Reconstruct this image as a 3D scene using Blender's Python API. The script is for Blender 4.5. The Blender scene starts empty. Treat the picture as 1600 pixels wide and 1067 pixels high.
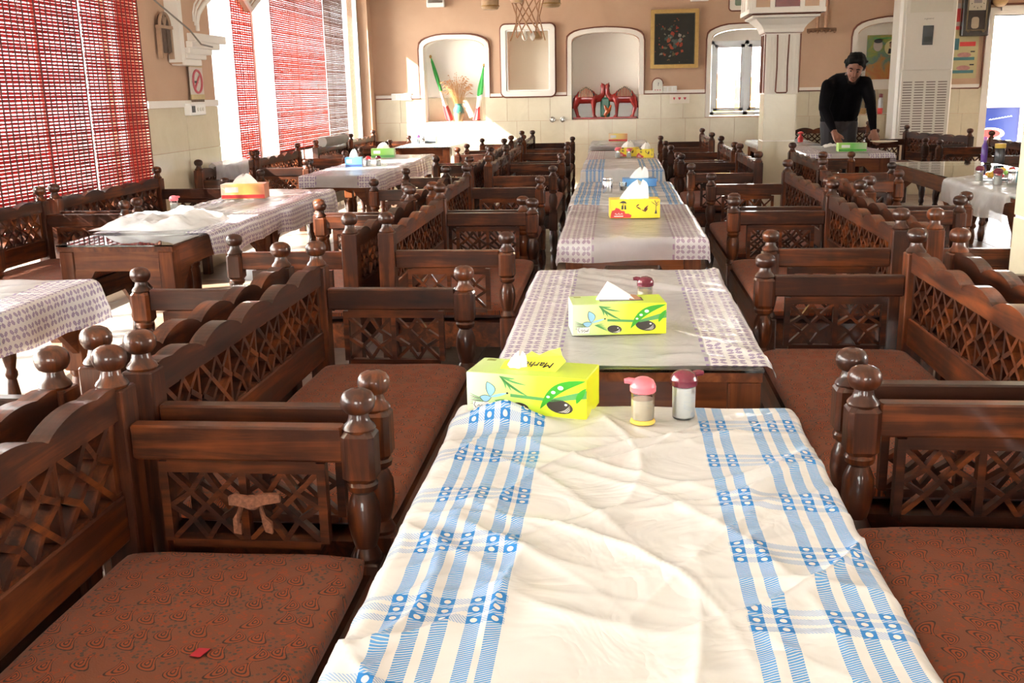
import bpy, bmesh, math, random
from mathutils import Vector, Matrix, noise
from mathutils.geometry import tessellate_polygon
random.seed(7)
PI = math.pi
SC = bpy.context.scene
COL = SC.collection

# ---------------------------------------------------------------- camera
cam_d = bpy.data.cameras.new('camera')
cam = bpy.data.objects.new('camera', cam_d); COL.objects.link(cam)
cam_d.sensor_width = 36; cam_d.lens = 1580 / 1600 * 36; cam_d.clip_start = .05; cam_d.clip_end = 300
Rm = ((.99489769, -.00499111, .10076546), (.09900369, .24048119, -.96559156), (-.01941282, .97064097, .23974832))
cam.matrix_world = Matrix(((*Rm[0], 0), (*Rm[1], 0), (*Rm[2], 1.25), (0, 0, 0, 1)))
SC.camera = cam

# ---------------------------------------------------------------- world, sun, exposure
W = bpy.data.worlds.new('sky'); SC.world = W; W.use_nodes = True
bg = W.node_tree.nodes['Background']
bg.inputs['Color'].default_value = (1.0, .985, .96, 1); bg.inputs['Strength'].default_value = 7.5
sun_d = bpy.data.lights.new('sun', 'SUN'); sun_d.energy = 16; sun_d.angle = .012; sun_d.color = (1, .93, .82)
sun = bpy.data.objects.new('sun', sun_d); COL.objects.link(sun)
sun.rotation_euler = Vector((.82, .38, -.62)).to_track_quat('-Z', 'Y').to_euler()
vs = SC.view_settings
vs.view_transform = 'Standard'; vs.look = 'None'; vs.gamma = 1; vs.use_curve_mapping = False; vs.exposure = 1.92
SC.cycles.max_bounces = 8; SC.cycles.diffuse_bounces = 5; SC.cycles.transparent_max_bounces = 24
SC.cycles.caustics_reflective = False; SC.cycles.caustics_refractive = False
SC.cycles.sample_clamp_indirect = 6

# ---------------------------------------------------------------- node helpers
class NT:
    def __init__(s, name):
        s.m = bpy.data.materials.new(name); s.m.use_nodes = True
        s.t = s.m.node_tree; s.t.nodes.clear()
        s.out = s.t.nodes.new('ShaderNodeOutputMaterial')
    def n(s, typ, **kw):
        nd = s.t.nodes.new(typ)
        ins = kw.pop('ins', {})
        for k, v in kw.items(): setattr(nd, k, v)
        for k, v in ins.items(): s.put(nd.inputs[k], v)
        return nd
    def put(s, sock, v):
        if hasattr(v, 'is_linked') or isinstance(v, bpy.types.NodeSocket): s.t.links.new(v, sock)
        else:
            if isinstance(v, tuple) and len(v) == 3 and sock.type == 'RGBA': v = (*v, 1)
            sock.default_value = v
    def math(s, op, a, b=0.0, c=None, clamp=False):
        nd = s.t.nodes.new('ShaderNodeMath'); nd.operation = op; nd.use_clamp = clamp
        s.put(nd.inputs[0], a); s.put(nd.inputs[1], b)
        if c is not None: s.put(nd.inputs[2], c)
        return nd.outputs[0]
    def mix(s, f, a, b, mode='MIX'):
        nd = s.t.nodes.new('ShaderNodeMix'); nd.data_type = 'RGBA'; nd.blend_type = mode
        s.put(nd.inputs[0], f); s.put(nd.inputs[6], a); s.put(nd.inputs[7], b)
        return nd.outputs[2]
    def ramp(s, f, stops):
        nd = s.t.nodes.new('ShaderNodeValToRGB'); s.put(nd.inputs[0], f)
        cr = nd.color_ramp
        while len(cr.elements) < len(stops): cr.elements.new(.5)
        for e, (p, c) in zip(cr.elements, stops):
            e.position = p; e.color = (*c, 1) if len(c) == 3 else c
        return nd.outputs[0]
    def obj(s, scale=(1, 1, 1), kind='Object'):
        tc = s.t.nodes.new('ShaderNodeTexCoord'); mp = s.t.nodes.new('ShaderNodeMapping')
        s.t.links.new(tc.outputs[kind], mp.inputs[0]); mp.inputs['Scale'].default_value = scale
        return mp.outputs[0]
    def noise(s, vec, scale, detail=4, rough=.55, dist=0.0):
        nd = s.n('ShaderNodeTexNoise', ins={'Vector': vec, 'Scale': scale, 'Detail': detail, 'Roughness': rough, 'Distortion': dist})
        return nd.outputs[0]
    def bump(s, h, strength=.3, dist=.002):
        nd = s.n('ShaderNodeBump', ins={'Strength': strength, 'Distance': dist, 'Height': h}); return nd.outputs[0]
    def bsdf(s, color, rough=.5, metal=0.0, coat=0.0, normal=None, spec=.5, **kw):
        nd = s.n('ShaderNodeBsdfPrincipled', ins={'Base Color': color, 'Roughness': rough, 'Metallic': metal, 'Coat Weight': coat, 'Specular IOR Level': spec})
        if coat: nd.inputs['Coat Roughness'].default_value = .1
        if normal is not None: s.put(nd.inputs['Normal'], normal)
        for k, v in kw.items(): s.put(nd.inputs[k], v)
        return nd.outputs[0]
    def done(s, shader):
        s.t.links.new(shader, s.out.inputs[0]); return s.m

def plain(name, c, rough=.5, metal=0.0, coat=0.0, vary=.08, scale=30, spec=.5):
    t = NT(name); v = t.noise(t.obj(), scale, 3)
    k = t.math('MULTIPLY_ADD', v, 2 * vary, 1 - vary)
    vm = t.n('ShaderNodeVectorMath', operation='SCALE', ins={0: c, 'Scale': k})
    return t.done(t.bsdf(vm.outputs[0], rough, metal, coat, spec=spec))

M = {}
def wood(name, axis, dark=(.0065, .0019, .0010), mid=(.042, .0092, .0024), light=(.21, .05, .0095), rough=.5, coat=.55, bias=0.0):
    t = NT(name)
    sc = [26, 26, 26]; sc[axis] = 1.7
    oi = t.n('ShaderNodeObjectInfo')
    vec = t.obj(tuple(sc))
    add = t.n('ShaderNodeVectorMath', operation='ADD', ins={0: vec})
    off = t.n('ShaderNodeVectorMath', operation='SCALE', ins={0: oi.outputs['Location'], 'Scale': 7.3})
    t.put(add.inputs[1], off.outputs[0])
    g = t.noise(add.outputs[0], 1.3, 6, .6, .6)
    b = t.noise(t.obj((5, 5, 5)), 1.2, 3, .6)
    f = t.math('ADD', t.math('MULTIPLY', g, .75), t.math('MULTIPLY', b, .55))
    f = t.math('ADD', f, t.math('MULTIPLY_ADD', oi.outputs['Random'], .16, -.22 + bias))
    c = t.ramp(f, [(.26, dark), (.50, mid), (.80, light)])
    return t.done(t.bsdf(c, t.math('MULTIPLY_ADD', b, .25, rough - .1), coat=coat, spec=.22, normal=t.bump(g, .25, .0015), **{'Coat Roughness': .09}))
for ax, k in enumerate('xyz'): M['wood_' + k] = wood('lacquered_wood_' + k, ax)
for ax, k in enumerate('xyz'): M['twood_' + k] = wood('table_wood_' + k, ax, (.026, .0068, .0026), (.11, .028, .008), (.25, .074, .02), .5, .3)
M['pale_wood'] = wood('pale_wood', 2, (.25, .12, .05), (.45, .25, .12), (.6, .38, .2), .5, .1)

def fabric():
    t = NT('paisley_fabric'); v = t.obj(); K = 21.0
    def paisley(off, K):
        vv = t.n('ShaderNodeVectorMath', operation='ADD', ins={0: v, 1: off}).outputs[0]
        vo = t.n('ShaderNodeTexVoronoi', voronoi_dimensions='2D', ins={'Vector': vv, 'Scale': K, 'Randomness': .55})
        d = t.n('ShaderNodeVectorMath', operation='SUBTRACT', ins={0: vv, 1: vo.outputs['Position']}).outputs[0]
        q = t.n('ShaderNodeSeparateXYZ', ins={0: d}); c = t.n('ShaderNodeSeparateColor', ins={0: vo.outputs['Color']})
        sg = t.math('SUBTRACT', t.math('MULTIPLY', t.math('GREATER_THAN', c.outputs[0], .5), 2.0), 1.0)
        lx = t.math('MULTIPLY', t.math('MULTIPLY', q.outputs[0], K), sg); ly = t.math('MULTIPLY', q.outputs[1], K * 1.0)
        lx = t.math('SUBTRACT', t.math('ADD', lx, t.math('MULTIPLY', t.math('MULTIPLY', ly, ly), 1.1)), .1)
        wd = t.math('MAXIMUM', t.math('MULTIPLY_ADD', ly, -.42, .24), .03)
        e = t.math('ADD', t.math('POWER', t.math('DIVIDE', lx, wd), 2.0), t.math('POWER', t.math('DIVIDE', ly, .44), 2.0))
        return t.math('SQRT', e), c.outputs[1]
    d, rn = paisley((0, 0, 0), K)
    ins_ = t.math('LESS_THAN', d, 1.06); rg = t.math('SINE', t.math('MULTIPLY', d, 17.0))
    line = t.math('MULTIPLY', ins_, t.math('GREATER_THAN', rg, .1)); dk = t.math('MULTIPLY', ins_, t.math('LESS_THAN', rg, -.55))
    halo = t.math('MULTIPLY', t.math('LESS_THAN', d, 1.7), t.math('GREATER_THAN', d, 1.06))
    v2 = t.n('ShaderNodeTexVoronoi', ins={'Vector': v, 'Scale': 78}); fl = t.math('LESS_THAN', t.math('ABSOLUTE', t.math('SUBTRACT', v2.outputs['Distance'], .34)), .085)
    v3 = t.n('ShaderNodeTexVoronoi', ins={'Vector': v, 'Scale': 120}); spots = t.math('LESS_THAN', v3.outputs['Distance'], .36)
    patch = t.math('GREATER_THAN', t.noise(v, 13, 3), .5); patch2 = t.math('GREATER_THAN', t.noise(v, 17, 3, .5, .5), .46)
    base = t.mix(t.noise(v, 6, 3), (.165, .048, .022), (.235, .078, .041))
    c = t.mix(t.math('MULTIPLY', t.math('MULTIPLY', fl, patch2), .8), base, (.30, .052, .012))
    c = t.mix(t.math('MULTIPLY', t.math('MULTIPLY', spots, patch), .85), c, (.06, .05, .043))
    c = t.mix(t.math('MULTIPLY', halo, .35), c, (.185, .065, .038))
    c = t.mix(t.math('MULTIPLY', line, .85), c, (.31, .06, .014)); c = t.mix(t.math('MULTIPLY', dk, .9), c, (.035, .018, .014))
    wv = t.noise(v, 420, 1)
    return t.done(t.bsdf(c, .78, spec=.25, normal=t.bump(t.math('ADD', t.math('MULTIPLY', wv, .5), line), .35, .0012), **{'Sheen Weight': .08}))
M['fabric'] = fabric()

def stone_floor():
    t = NT('floor_tile_stone'); tc = t.n('ShaderNodeNewGeometry'); p = tc.outputs['Position']
    n1 = t.noise(p, 2.2, 6, .65, 1.2)
    w = t.n('ShaderNodeTexWave', ins={'Vector': p, 'Scale': 1.3, 'Distortion': 14, 'Detail': 3, 'Detail Scale': 1.6}, wave_type='RINGS')
    line = t.math('LESS_THAN', t.math('ABSOLUTE', t.math('SUBTRACT', w.outputs['Fac'], .5)), .035)
    c = t.ramp(n1, [(.3, (.15, .092, .06)), (.5, (.235, .155, .105)), (.72, (.31, .22, .16))])
    c = t.mix(t.math('MULTIPLY', line, .45), c, (.10, .065, .05))
    return t.done(t.bsdf(c, .36, spec=.4, normal=t.bump(n1, .15, .004)))
M['floor'] = stone_floor()
def wall_plaster(name, a, b):
    t = NT(name); p = t.n('ShaderNodeNewGeometry').outputs['Position']
    n1 = t.noise(p, 1.7, 5, .6, .4); n2 = t.noise(p, 55, 3)
    return t.done(t.bsdf(t.mix(n1, a, b), .85, normal=t.bump(n2, .25, .004), spec=.2))
M['plaster'] = wall_plaster('straw_plaster', (.46, .295, .20), (.60, .41, .29))
M['plaster_w'] = wall_plaster('white_plaster', (.78, .73, .66), (.86, .82, .76))
M['trim'] = wall_plaster('white_trim_paint', (.74, .69, .63), (.83, .79, .73))
M['ceil'] = wall_plaster('ceiling_paint', (.72, .66, .58), (.80, .75, .68))
def cream_tile():
    t = NT('cream_wall_tile'); oi = t.n('ShaderNodeObjectInfo'); p = t.n('ShaderNodeNewGeometry').outputs['Position']
    n1 = t.noise(p, 4.5, 5, .65, .8)
    f = t.math('ADD', t.math('MULTIPLY', n1, .8), t.math('MULTIPLY', oi.outputs['Random'], .25))
    return t.done(t.bsdf(t.mix(f, (.52, .44, .30), (.72, .65, .49)), .2, spec=.5))
M['tile'] = cream_tile()
M['grout'] = plain('grout', (.36, .31, .25), .9)
M['rope'] = plain('painted_rope', (.17, .055, .03), .7, vary=.35, scale=60)
M['white'] = plain('white_plastic', (.78, .77, .75), .35, vary=.03)
M['black'] = plain('black_plastic', (.012, .011, .012), .3)
M['grey'] = plain('grey_aluminium', (.55, .56, .57), .4, .5, vary=.04)
M['metal'] = plain('brushed_steel', (.62, .61, .6), .22, 1.0, vary=.05)
M['gold'] = plain('gilt_frame', (.36, .22, .07), .4, .6, vary=.25)
M['ground'] = plain('concrete_paving', (.62, .58, .52), .9, vary=.1, scale=3)

def glass(name, tint, refl=.12):
    t = NT(name)
    lw = t.n('ShaderNodeFresnel', ins={'IOR': 1.45})
    f = t.math('MULTIPLY_ADD', lw.outputs[0], .9, refl * .3, clamp=True)
    tr = t.n('ShaderNodeBsdfTransparent', ins={0: tint}); gl = t.n('ShaderNodeBsdfGlossy', ins={0: (1, 1, 1), 'Roughness': .03})
    mx = t.n('ShaderNodeMixShader', ins={0: f, 1: tr.outputs[0], 2: gl.outputs[0]})
    return t.done(mx.outputs[0])
M['pane'] = glass('window_glass', (.96, .97, .96)); M['tglass'] = glass('table_glass', (.82, .93, .87), .3)
M['clear'] = glass('clear_plastic', (.9, .9, .88), .2)
def mirror():
    t = NT('mirror_glass'); return t.done(t.bsdf((.9, .9, .88), .04, 1.0))
M['mirror'] = mirror()

def stripes(t, x, cs, h):
    o = None
    for c in cs:
        k = t.math('LESS_THAN', t.math('ABSOLUTE', t.math('SUBTRACT', x, c)), h)
        o = k if o is None else t.math('MAXIMUM', o, k)
    return o
def nearest(t, x, cs):
    o = None
    for c in cs:
        k = t.math('ABSOLUTE', t.math('SUBTRACT', x, c))
        o = k if o is None else t.math('MINIMUM', o, k)
    return o
def plastic(t, color, alpha, rough=.22):
    mz = t.noise(t.obj(), 7, 3, .5, 1.2); mz = t.math('ABSOLUTE', t.math('SUBTRACT', mz, .5))
    p = t.bsdf(color, rough, spec=.5, normal=t.bump(mz, .4, .02))
    tl = t.n('ShaderNodeBsdfTranslucent', ins={0: color})
    m1 = t.n('ShaderNodeMixShader', ins={0: .22, 1: p, 2: tl.outputs[0]})
    tr = t.n('ShaderNodeBsdfTransparent', ins={0: (1, 1, 1)})
    m2 = t.n('ShaderNodeMixShader', ins={0: alpha, 1: tr.outputs[0], 2: m1.outputs[0]})
    return t.done(m2.outputs[0])
def uv(t):
    n = t.n('ShaderNodeUVMap', uv_map='UVMap'); s = t.n('ShaderNodeSeparateXYZ', ins={0: n.outputs[0]}); return s.outputs[0], s.outputs[1], n.outputs[0]
def plaid(name, white=(.90, .895, .89), base_a=.86):
    t = NT(name); u, v, vec = uv(t)
    cs = (-.273, -.244, -.215, -.178, -.153, .145, .175, .235, .265, .295)
    su = stripes(t, u, cs, .0088); du = nearest(t, u, cs)
    vm = t.math('SUBTRACT', t.math('PINGPONG', t.math('ADD', v, 10.0), .0875), .0)   # 0..0.0875, band about 0
    cv = (.0, .021); sv = stripes(t, vm, cv, .0068); dv = nearest(t, vm, cv)
    side = t.math('MULTIPLY', t.math('GREATER_THAN', t.math('ABSOLUTE', t.math('ADD', u, .004)), .138), t.math('LESS_THAN', t.math('ABSOLUTE', u), .36))
    hatch = t.math('GREATER_THAN', t.math('SINE', t.math('MULTIPLY', t.math('ADD', u, v), 2 * PI / .0042)), -.35)
    hatch2 = t.math('GREATER_THAN', t.math('SINE', t.math('MULTIPLY', t.math('SUBTRACT', t.math('MULTIPLY', u, .5), v), 2 * PI / .0042)), -.6)
    cross = t.math('MULTIPLY', t.math('MULTIPLY', sv, side), hatch)
    lng = t.math('MULTIPLY', su, t.math('MAXIMUM', hatch2, sv))
    both = t.math('MULTIPLY', su, sv)
    r = t.math('SQRT', t.math('ADD', t.math('MULTIPLY', du, du), t.math('MULTIPLY', dv, dv)))
    dot = t.math('MULTIPLY', t.math('LESS_THAN', r, .0042), both)
    mask = t.math('MAXIMUM', t.math('MULTIPLY', cross, .62), lng)
    mask = t.math('MULTIPLY', mask, t.math('SUBTRACT', 1.0, dot))
    col = t.mix(mask, white, t.mix(both, (.13, .40, .80), (.03, .24, .66)))
    n = t.noise(vec, 6, 3)
    al = t.math('MAXIMUM', t.math('MULTIPLY_ADD', n, .3, base_a - .15), t.math('MULTIPLY', mask, .95), clamp=True)
    return plastic(t, col, al)
def floral(name, ink=(.20, .10, .36), white=(.89, .87, .89), base_a=.6, edge_a=.92):
    t = NT(name); u, v, vec = uv(t)
    au = t.math('ABSOLUTE', u)
    px = t.math('SUBTRACT', t.math('FRACT', t.math('DIVIDE', au, .043)), .5); py = t.math('SUBTRACT', t.math('FRACT', t.math('DIVIDE', t.math('ADD', v, 20.0), .043)), .5)
    r = t.math('SQRT', t.math('ADD', t.math('MULTIPLY', px, px), t.math('MULTIPLY', py, py)))
    th = t.math('ARCTAN2', py, px)
    lim = t.math('MULTIPLY', t.math('ABSOLUTE', t.math('SINE', t.math('MULTIPLY', th, 2.0))), .52)
    pet = t.math('MULTIPLY', t.math('LESS_THAN', r, lim), t.math('GREATER_THAN', r, .1))
    vein = t.math('GREATER_THAN', t.math('ABSOLUTE', t.math('SINE', t.math('MULTIPLY', r, 26.0))), .3)
    z = t.math('GREATER_THAN', au, .1725)
    gap = t.math('SUBTRACT', 1.0, t.math('LESS_THAN', t.math('ABSOLUTE', t.math('SUBTRACT', au, .2585)), .006))
    edge = t.math('LESS_THAN', t.math('ABSOLUTE', t.math('SUBTRACT', au, .166)), .004)
    edge = t.math('MULTIPLY', edge, t.math('GREATER_THAN', py, 0.0))
    mask = t.math('MAXIMUM', t.math('MULTIPLY', t.math('MULTIPLY', t.math('MULTIPLY', pet, vein), z), gap), edge)
    col = t.mix(t.math('MULTIPLY', mask, .78), white, ink)
    n = t.noise(vec, 5, 3)
    al = t.math('ADD', t.math('MULTIPLY_ADD', n, .3, base_a - .15), t.math('MULTIPLY', z, edge_a - base_a))
    al = t.math('MAXIMUM', al, t.math('MULTIPLY', mask, .9), clamp=True)
    return plastic(t, col, al)
def sheetmat(name, c, a):
    t = NT(name); n = t.noise(t.obj(), 9, 3); return plastic(t, c, t.math('MULTIPLY_ADD', n, .3, a - .15, clamp=True))
M['plaid'] = plaid('blue_plaid_plastic'); M['plaid2'] = plaid('blue_plaid_thin_plastic', base_a=.74)
M['floral'] = floral('purple_floral_plastic'); M['floral2'] = floral('mauve_floral_plastic', (.24, .09, .22), (.86, .80, .82), .55, .75)
M['sheet'] = sheetmat('white_plastic_sheet', (.84, .84, .84), .85); M['thin'] = sheetmat('thin_plastic_sheet', (.8, .79, .8), .5)
def blindmat(name, c, tr):
    t = NT(name); p = t.n('ShaderNodeNewGeometry').outputs['Position']
    mp = t.n('ShaderNodeMapping', ins={0: p}); mp.inputs['Scale'].default_value = (1, 2.2, 48)
    k = t.math('MULTIPLY_ADD', t.noise(mp.outputs[0], 1.0, 3), 1.2, .45)
    vm = t.n('ShaderNodeVectorMath', operation='SCALE', ins={0: c, 'Scale': k})
    vt = t.n('ShaderNodeVectorMath', operation='SCALE', ins={0: tr, 'Scale': k})
    a = t.bsdf(vm.outputs[0], .55, spec=.3); b = t.n('ShaderNodeBsdfTranslucent', ins={0: vt.outputs[0]})
    return t.done(t.n('ShaderNodeMixShader', ins={0: .5, 1: a, 2: b.outputs[0]}).outputs[0])
M['blind'] = blindmat('red_bamboo_slats', (.17, .035, .028), (.27, .022, .02)); M['blind2'] = blindmat('brown_bamboo_slats', (.17, .075, .05), (.2, .08, .05))
M['blind_sunlit'] = blindmat('sunlit_red_bamboo_slats', (.30, .075, .045), (.50, .085, .04))  # red slats again for the far window, sunlit glow put into the colour
M['thread'] = plain('blind_thread', (.11, .03, .025), .8)
def m_(k, c, **kw):
    if k not in M: M[k] = plain(k, c, **kw)
    return M[k]

# ---------------------------------------------------------------- mesh helpers
class MB:
    def __init__(s): s.v = []; s.f = []; s.mi = []; s.cur = 0; s.uv = None
    def add(s, vs_, fs):
        o = len(s.v); s.v += [tuple(v) for v in vs_]; s.f += [tuple(i + o for i in f) for f in fs]; s.mi += [s.cur] * len(fs); return s
    def box(s, x0, x1, y0, y1, z0, z1):
        return s.add([(x0, y0, z0), (x1, y0, z0), (x1, y1, z0), (x0, y1, z0), (x0, y0, z1), (x1, y0, z1), (x1, y1, z1), (x0, y1, z1)],
                     [(0, 3, 2, 1), (4, 5, 6, 7), (0, 1, 5, 4), (1, 2, 6, 5), (2, 3, 7, 6), (3, 0, 4, 7)])
    def cbox(s, x0, x1, y0, y1, z0, z1, c):          # box with chamfered vertical edges and top/bottom
        def ring(z, i):
            a, b, d, e = x0 + i, x1 - i, y0 + i, y1 - i
            k = c
            return [(a + k, d, z), (b - k, d, z), (b, d + k, z), (b, e - k, z), (b - k, e, z), (a + k, e, z), (a, e - k, z), (a, d + k, z)]
        R = [ring(z0, c * .7), ring(z0 + c, 0), ring(z1 - c, 0), ring(z1, c * .7)]
        return s.loft(R, True)
    def loft(s, rings, caps=True, closed=True):
        n = len(rings[0]); vs_ = [p for r in rings for p in r]; fs = []
        for i in range(len(rings) - 1):
            for j in range(n if closed else n - 1):
                k = (j + 1) % n; fs.append((i * n + j, i * n + k, (i + 1) * n + k, (i + 1) * n + j))
        if caps: fs.append(tuple(range(n))[::-1]); fs.append(tuple(range((len(rings) - 1) * n, len(rings) * n)))
        return s.add(vs_, fs)
    def lathe(s, prof, cx=0, cy=0, n=14, axis='z', off=0.0):
        rings = []
        for r, z in prof:
            rings.append([(cx + r * math.cos(2 * PI * j / n + off), cy + r * math.sin(2 * PI * j / n + off), z) for j in range(n)])
        return s.loft(rings)
    def tube(s, pts, r, n=8, r2=None, caps=True):
        pts = [Vector(p) for p in pts]; rings = []; up = None
        for i, p in enumerate(pts):
            d = (pts[min(i + 1, len(pts) - 1)] - pts[max(i - 1, 0)]).normalized()
            if up is None: up = d.orthogonal().normalized()
            up = (up - d * up.dot(d)); up = up.normalized() if up.length > 1e-6 else d.orthogonal().normalized()
            w = d.cross(up); rr = (r[i] if isinstance(r, (list, tuple)) else r)
            rings.append([p + (up * math.cos(2 * PI * j / n) + w * math.sin(2 * PI * j / n)) * rr for j in range(n)])
        return s.loft(rings, caps)
    def bar(s, a, b, w, d, up=(0, 0, 1)):            # rectangular bar from a to b
        a, b = Vector(a), Vector(b); t = (b - a).normalized(); u = Vector(up); u = (u - t * u.dot(t))
        u = u.normalized() if u.length > 1e-6 else t.orthogonal().normalized(); q = t.cross(u)
        rg = lambda p: [p + u * w / 2 + q * d / 2, p - u * w / 2 + q * d / 2, p - u * w / 2 - q * d / 2, p + u * w / 2 - q * d / 2]
        return s.loft([rg(a), rg(b)])
    def poly(s, pts, n, th):                          # flat polygon extruded th along n (both lists 3d)
        n = Vector(n) * th; P = [Vector(p) for p in pts]; k = len(P)
        tri = tessellate_polygon([P]); vs_ = P + [p + n for p in P]
        fs = [tuple(t) for t in tri] + [tuple(i + k for i in t[::-1]) for t in tri]
        fs += [(i, (i + 1) % k, (i + 1) % k + k, i + k) for i in range(k)]
        return s.add(vs_, fs)
    def ball(s, c, r, n=12, m=8, sc=(1, 1, 1)):
        rings = []
        for i in range(1, m):
            a = PI * i / m; rings.append([(c[0] + r * sc[0] * math.sin(a) * math.cos(2 * PI * j / n), c[1] + r * sc[1] * math.sin(a) * math.sin(2 * PI * j / n), c[2] - r * sc[2] * math.cos(a)) for j in range(n)])
        return s.loft(rings)
    def mesh(s, name, mats, smooth=False):
        me = bpy.data.meshes.new(name); me.from_pydata(s.v, [], s.f)
        bm = bmesh.new(); bm.from_mesh(me); bmesh.ops.recalc_face_normals(bm, faces=bm.faces); bm.to_mesh(me); bm.free()
        for m in (mats if isinstance(mats, (list, tuple)) else [mats]): me.materials.append(m)
        if any(s.mi): me.polygons.foreach_set('material_index', s.mi)
        if smooth:
            me.polygons.foreach_set('use_smooth', [True] * len(me.polygons))
            try: me.set_sharp_from_angle(angle=smooth if smooth is not True else .7)
            except Exception: pass
        me.update(); return me
    def build(s, name, mats, parent=None, smooth=False, loc=None):
        return link(name, s.mesh(name, mats, smooth), parent, loc)
def link(name, me, parent=None, loc=None):
    o = bpy.data.objects.new(name, me); COL.objects.link(o)
    if parent is not None: o.parent = parent
    if loc is not None: o.location = loc
    return o
def tag(o, label, cat, group=None):
    o['label'] = label; o['category'] = cat
    if group: o['group'] = group
    return o
def thing(name, label, cat, loc=(0, 0, 0), rz=0.0, group=None):
    o = bpy.data.objects.new(name, None); COL.objects.link(o); o.location = loc; o.rotation_euler = (0, 0, rz); o.empty_display_size = .1
    return tag(o, label, cat, group)
def struct(name, mb, mats, smooth=False):
    o = mb.build(name, mats, None, smooth); o['kind'] = 'structure'; return o
KIDS = {}
def copy_tree(o, parent=None):
    c = o.copy(); COL.objects.link(c)
    if parent is not None: c.parent = parent
    for ch in o.children: copy_tree(ch, c)
    return c
def blob(name, caps, vox, mats, parent=None, extra=None, smooth=4, matfn=None):
    """union of tapered capsules -> one continuous voxel surface"""
    mb = MB()
    for a, ra, b, rb in caps:
        a, b = Vector(a), Vector(b); L = (b - a).length
        if L > 1e-5:
            k = max(2, int(L / max(min(ra, rb) * .6, .004)))
            mb.tube([a.lerp(b, i / k) for i in range(k + 1)], [ra + (rb - ra) * i / k for i in range(k + 1)], 12)
        mb.ball(a, ra, 12, 8); mb.ball(b, rb, 12, 8)
    if extra: extra(mb)
    o = mb.build(name + '_tmp', M['white'])
    r = o.modifiers.new('r', 'REMESH'); r.mode = 'VOXEL'; r.voxel_size = vox
    sm = o.modifiers.new('s', 'SMOOTH'); sm.factor = .5; sm.iterations = smooth
    dg = bpy.context.evaluated_depsgraph_get(); me = bpy.data.meshes.new_from_object(o.evaluated_get(dg))
    bpy.data.objects.remove(o); me.name = name; me.materials.clear()
    for m in (mats if isinstance(mats, (list, tuple)) else [mats]): me.materials.append(m)
    me.polygons.foreach_set('use_smooth', [True] * len(me.polygons))
    if matfn: me.polygons.foreach_set('material_index', [matfn(p.center) for p in me.polygons])
    return link(name, me, parent)
def text(name, s, size, mat, parent, mw, extrude=.0004, shear=0.0):
    cu = bpy.data.curves.new(name, 'FONT'); cu.body = s; cu.size = size; cu.extrude = extrude; cu.shear = shear; cu.align_x = 'CENTER'; cu.align_y = 'CENTER'
    o = bpy.data.objects.new(name, cu); COL.objects.link(o)
    dg = bpy.context.evaluated_depsgraph_get(); me = bpy.data.meshes.new_from_object(o.evaluated_get(dg))
    bpy.data.objects.remove(o); bpy.data.curves.remove(cu); me.materials.clear(); me.materials.append(mat)
    q = link(name, me, parent); q.matrix_local = mw; return q
FRONT = lambda x, y, z: Matrix.Translation((x, y, z)) @ Matrix.Rotation(PI / 2, 4, 'X')     # text facing -Y

#=====================================================================  SETTING
WX, WY, CZ = -3.05, 13.0, 3.05
FX0, FX1, FY0 = WX, 5.6, -4.0
# floor: slab + separate tiles
fl = struct('floor', MB().box(FX0 - .25, FX1 + .25, FY0 - .25, WY + .3, -.25, -.008), M['grout'])
TS = .6
ft = MB().cbox(-TS / 2 + .002, TS / 2 - .002, -TS / 2 + .002, TS / 2 - .002, -.03, 0, .003).mesh('floor_tile', M['floor'])
far_f = MB()
for i in range(15):
    for j in range(28):
        x, y = FX0 + .3 + i * TS, FY0 + .3 + j * TS
        if y > WY + .2 or x > FX1 + .2: continue
        if y > 1.5 and x < 4.4: link('floor_tile', ft, fl, (x, y, 0))
        else: far_f.box(x - .298, x + .298, y - .298, y + .298, -.03, 0)
far_f.build('floor_tile_field', M['floor'], fl)['kind'] = 'stuff'
struct('ceiling', MB().box(FX0 - .25, FX1 + .25, FY0 - .25, WY + .3, CZ, CZ + .12), M['ceil'])
gd = MB().box(-40, 45, -40, 45, -.5, -.28).build('courtyard_ground', M['ground']); gd['kind'] = 'structure'
# unseen roof slabs added outside the windows to block the high sun
struct('added_sun_blocker', MB().box(WX - 2.8, WX - .25, FY0 - .5, 3.4, 2.78, 2.9).box(WX - 1.0, WX - .25, 3.4, WY + .6, 2.78, 2.9), M['ceil'])

# --- left wall: full-height openings
TH = .25
wl = MB()
ops = [(-3.4, -.6, 2.5), (-.3, 3.2, 2.5), (3.55, 6.5, 2.5), (7.7, 12.8, 2.5)]
ys = FY0 - .25
for a, b, zt in ops:
    wl.box(WX - TH, WX, ys, a, 0, CZ); wl.box(WX - TH, WX, a, b, zt, CZ); ys = b
wl.box(WX - TH, WX, ys, WY + .3, 0, CZ)
wall_l = struct('wall_left', wl, M['plaster'])
for n, (a, b, zt) in enumerate(ops):
    mb = MB()
    nm = max(2, round((b - a) / 1.15))
    for k in range(nm + 1):
        y = a + .025 + (b - a - .05) * k / nm; mb.box(WX - .17, WX - .12, y - .025, y + .025, 0, zt)
    mb.box(WX - .17, WX - .12, a, b, zt - .05, zt); mb.box(WX - .17, WX - .12, a, b, 0, .06)
    w = struct('window_%d' % (n + 1), mb, M['grey'])
    for k in range(nm):
        y0 = a + .05 + (b - a - .05) * k / nm; y1 = a + (b - a - .05) * (k + 1) / nm
        MB().box(WX - .148, WX - .142, y0, y1, .06, zt - .05).build('pane', M['pane'], w)
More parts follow.
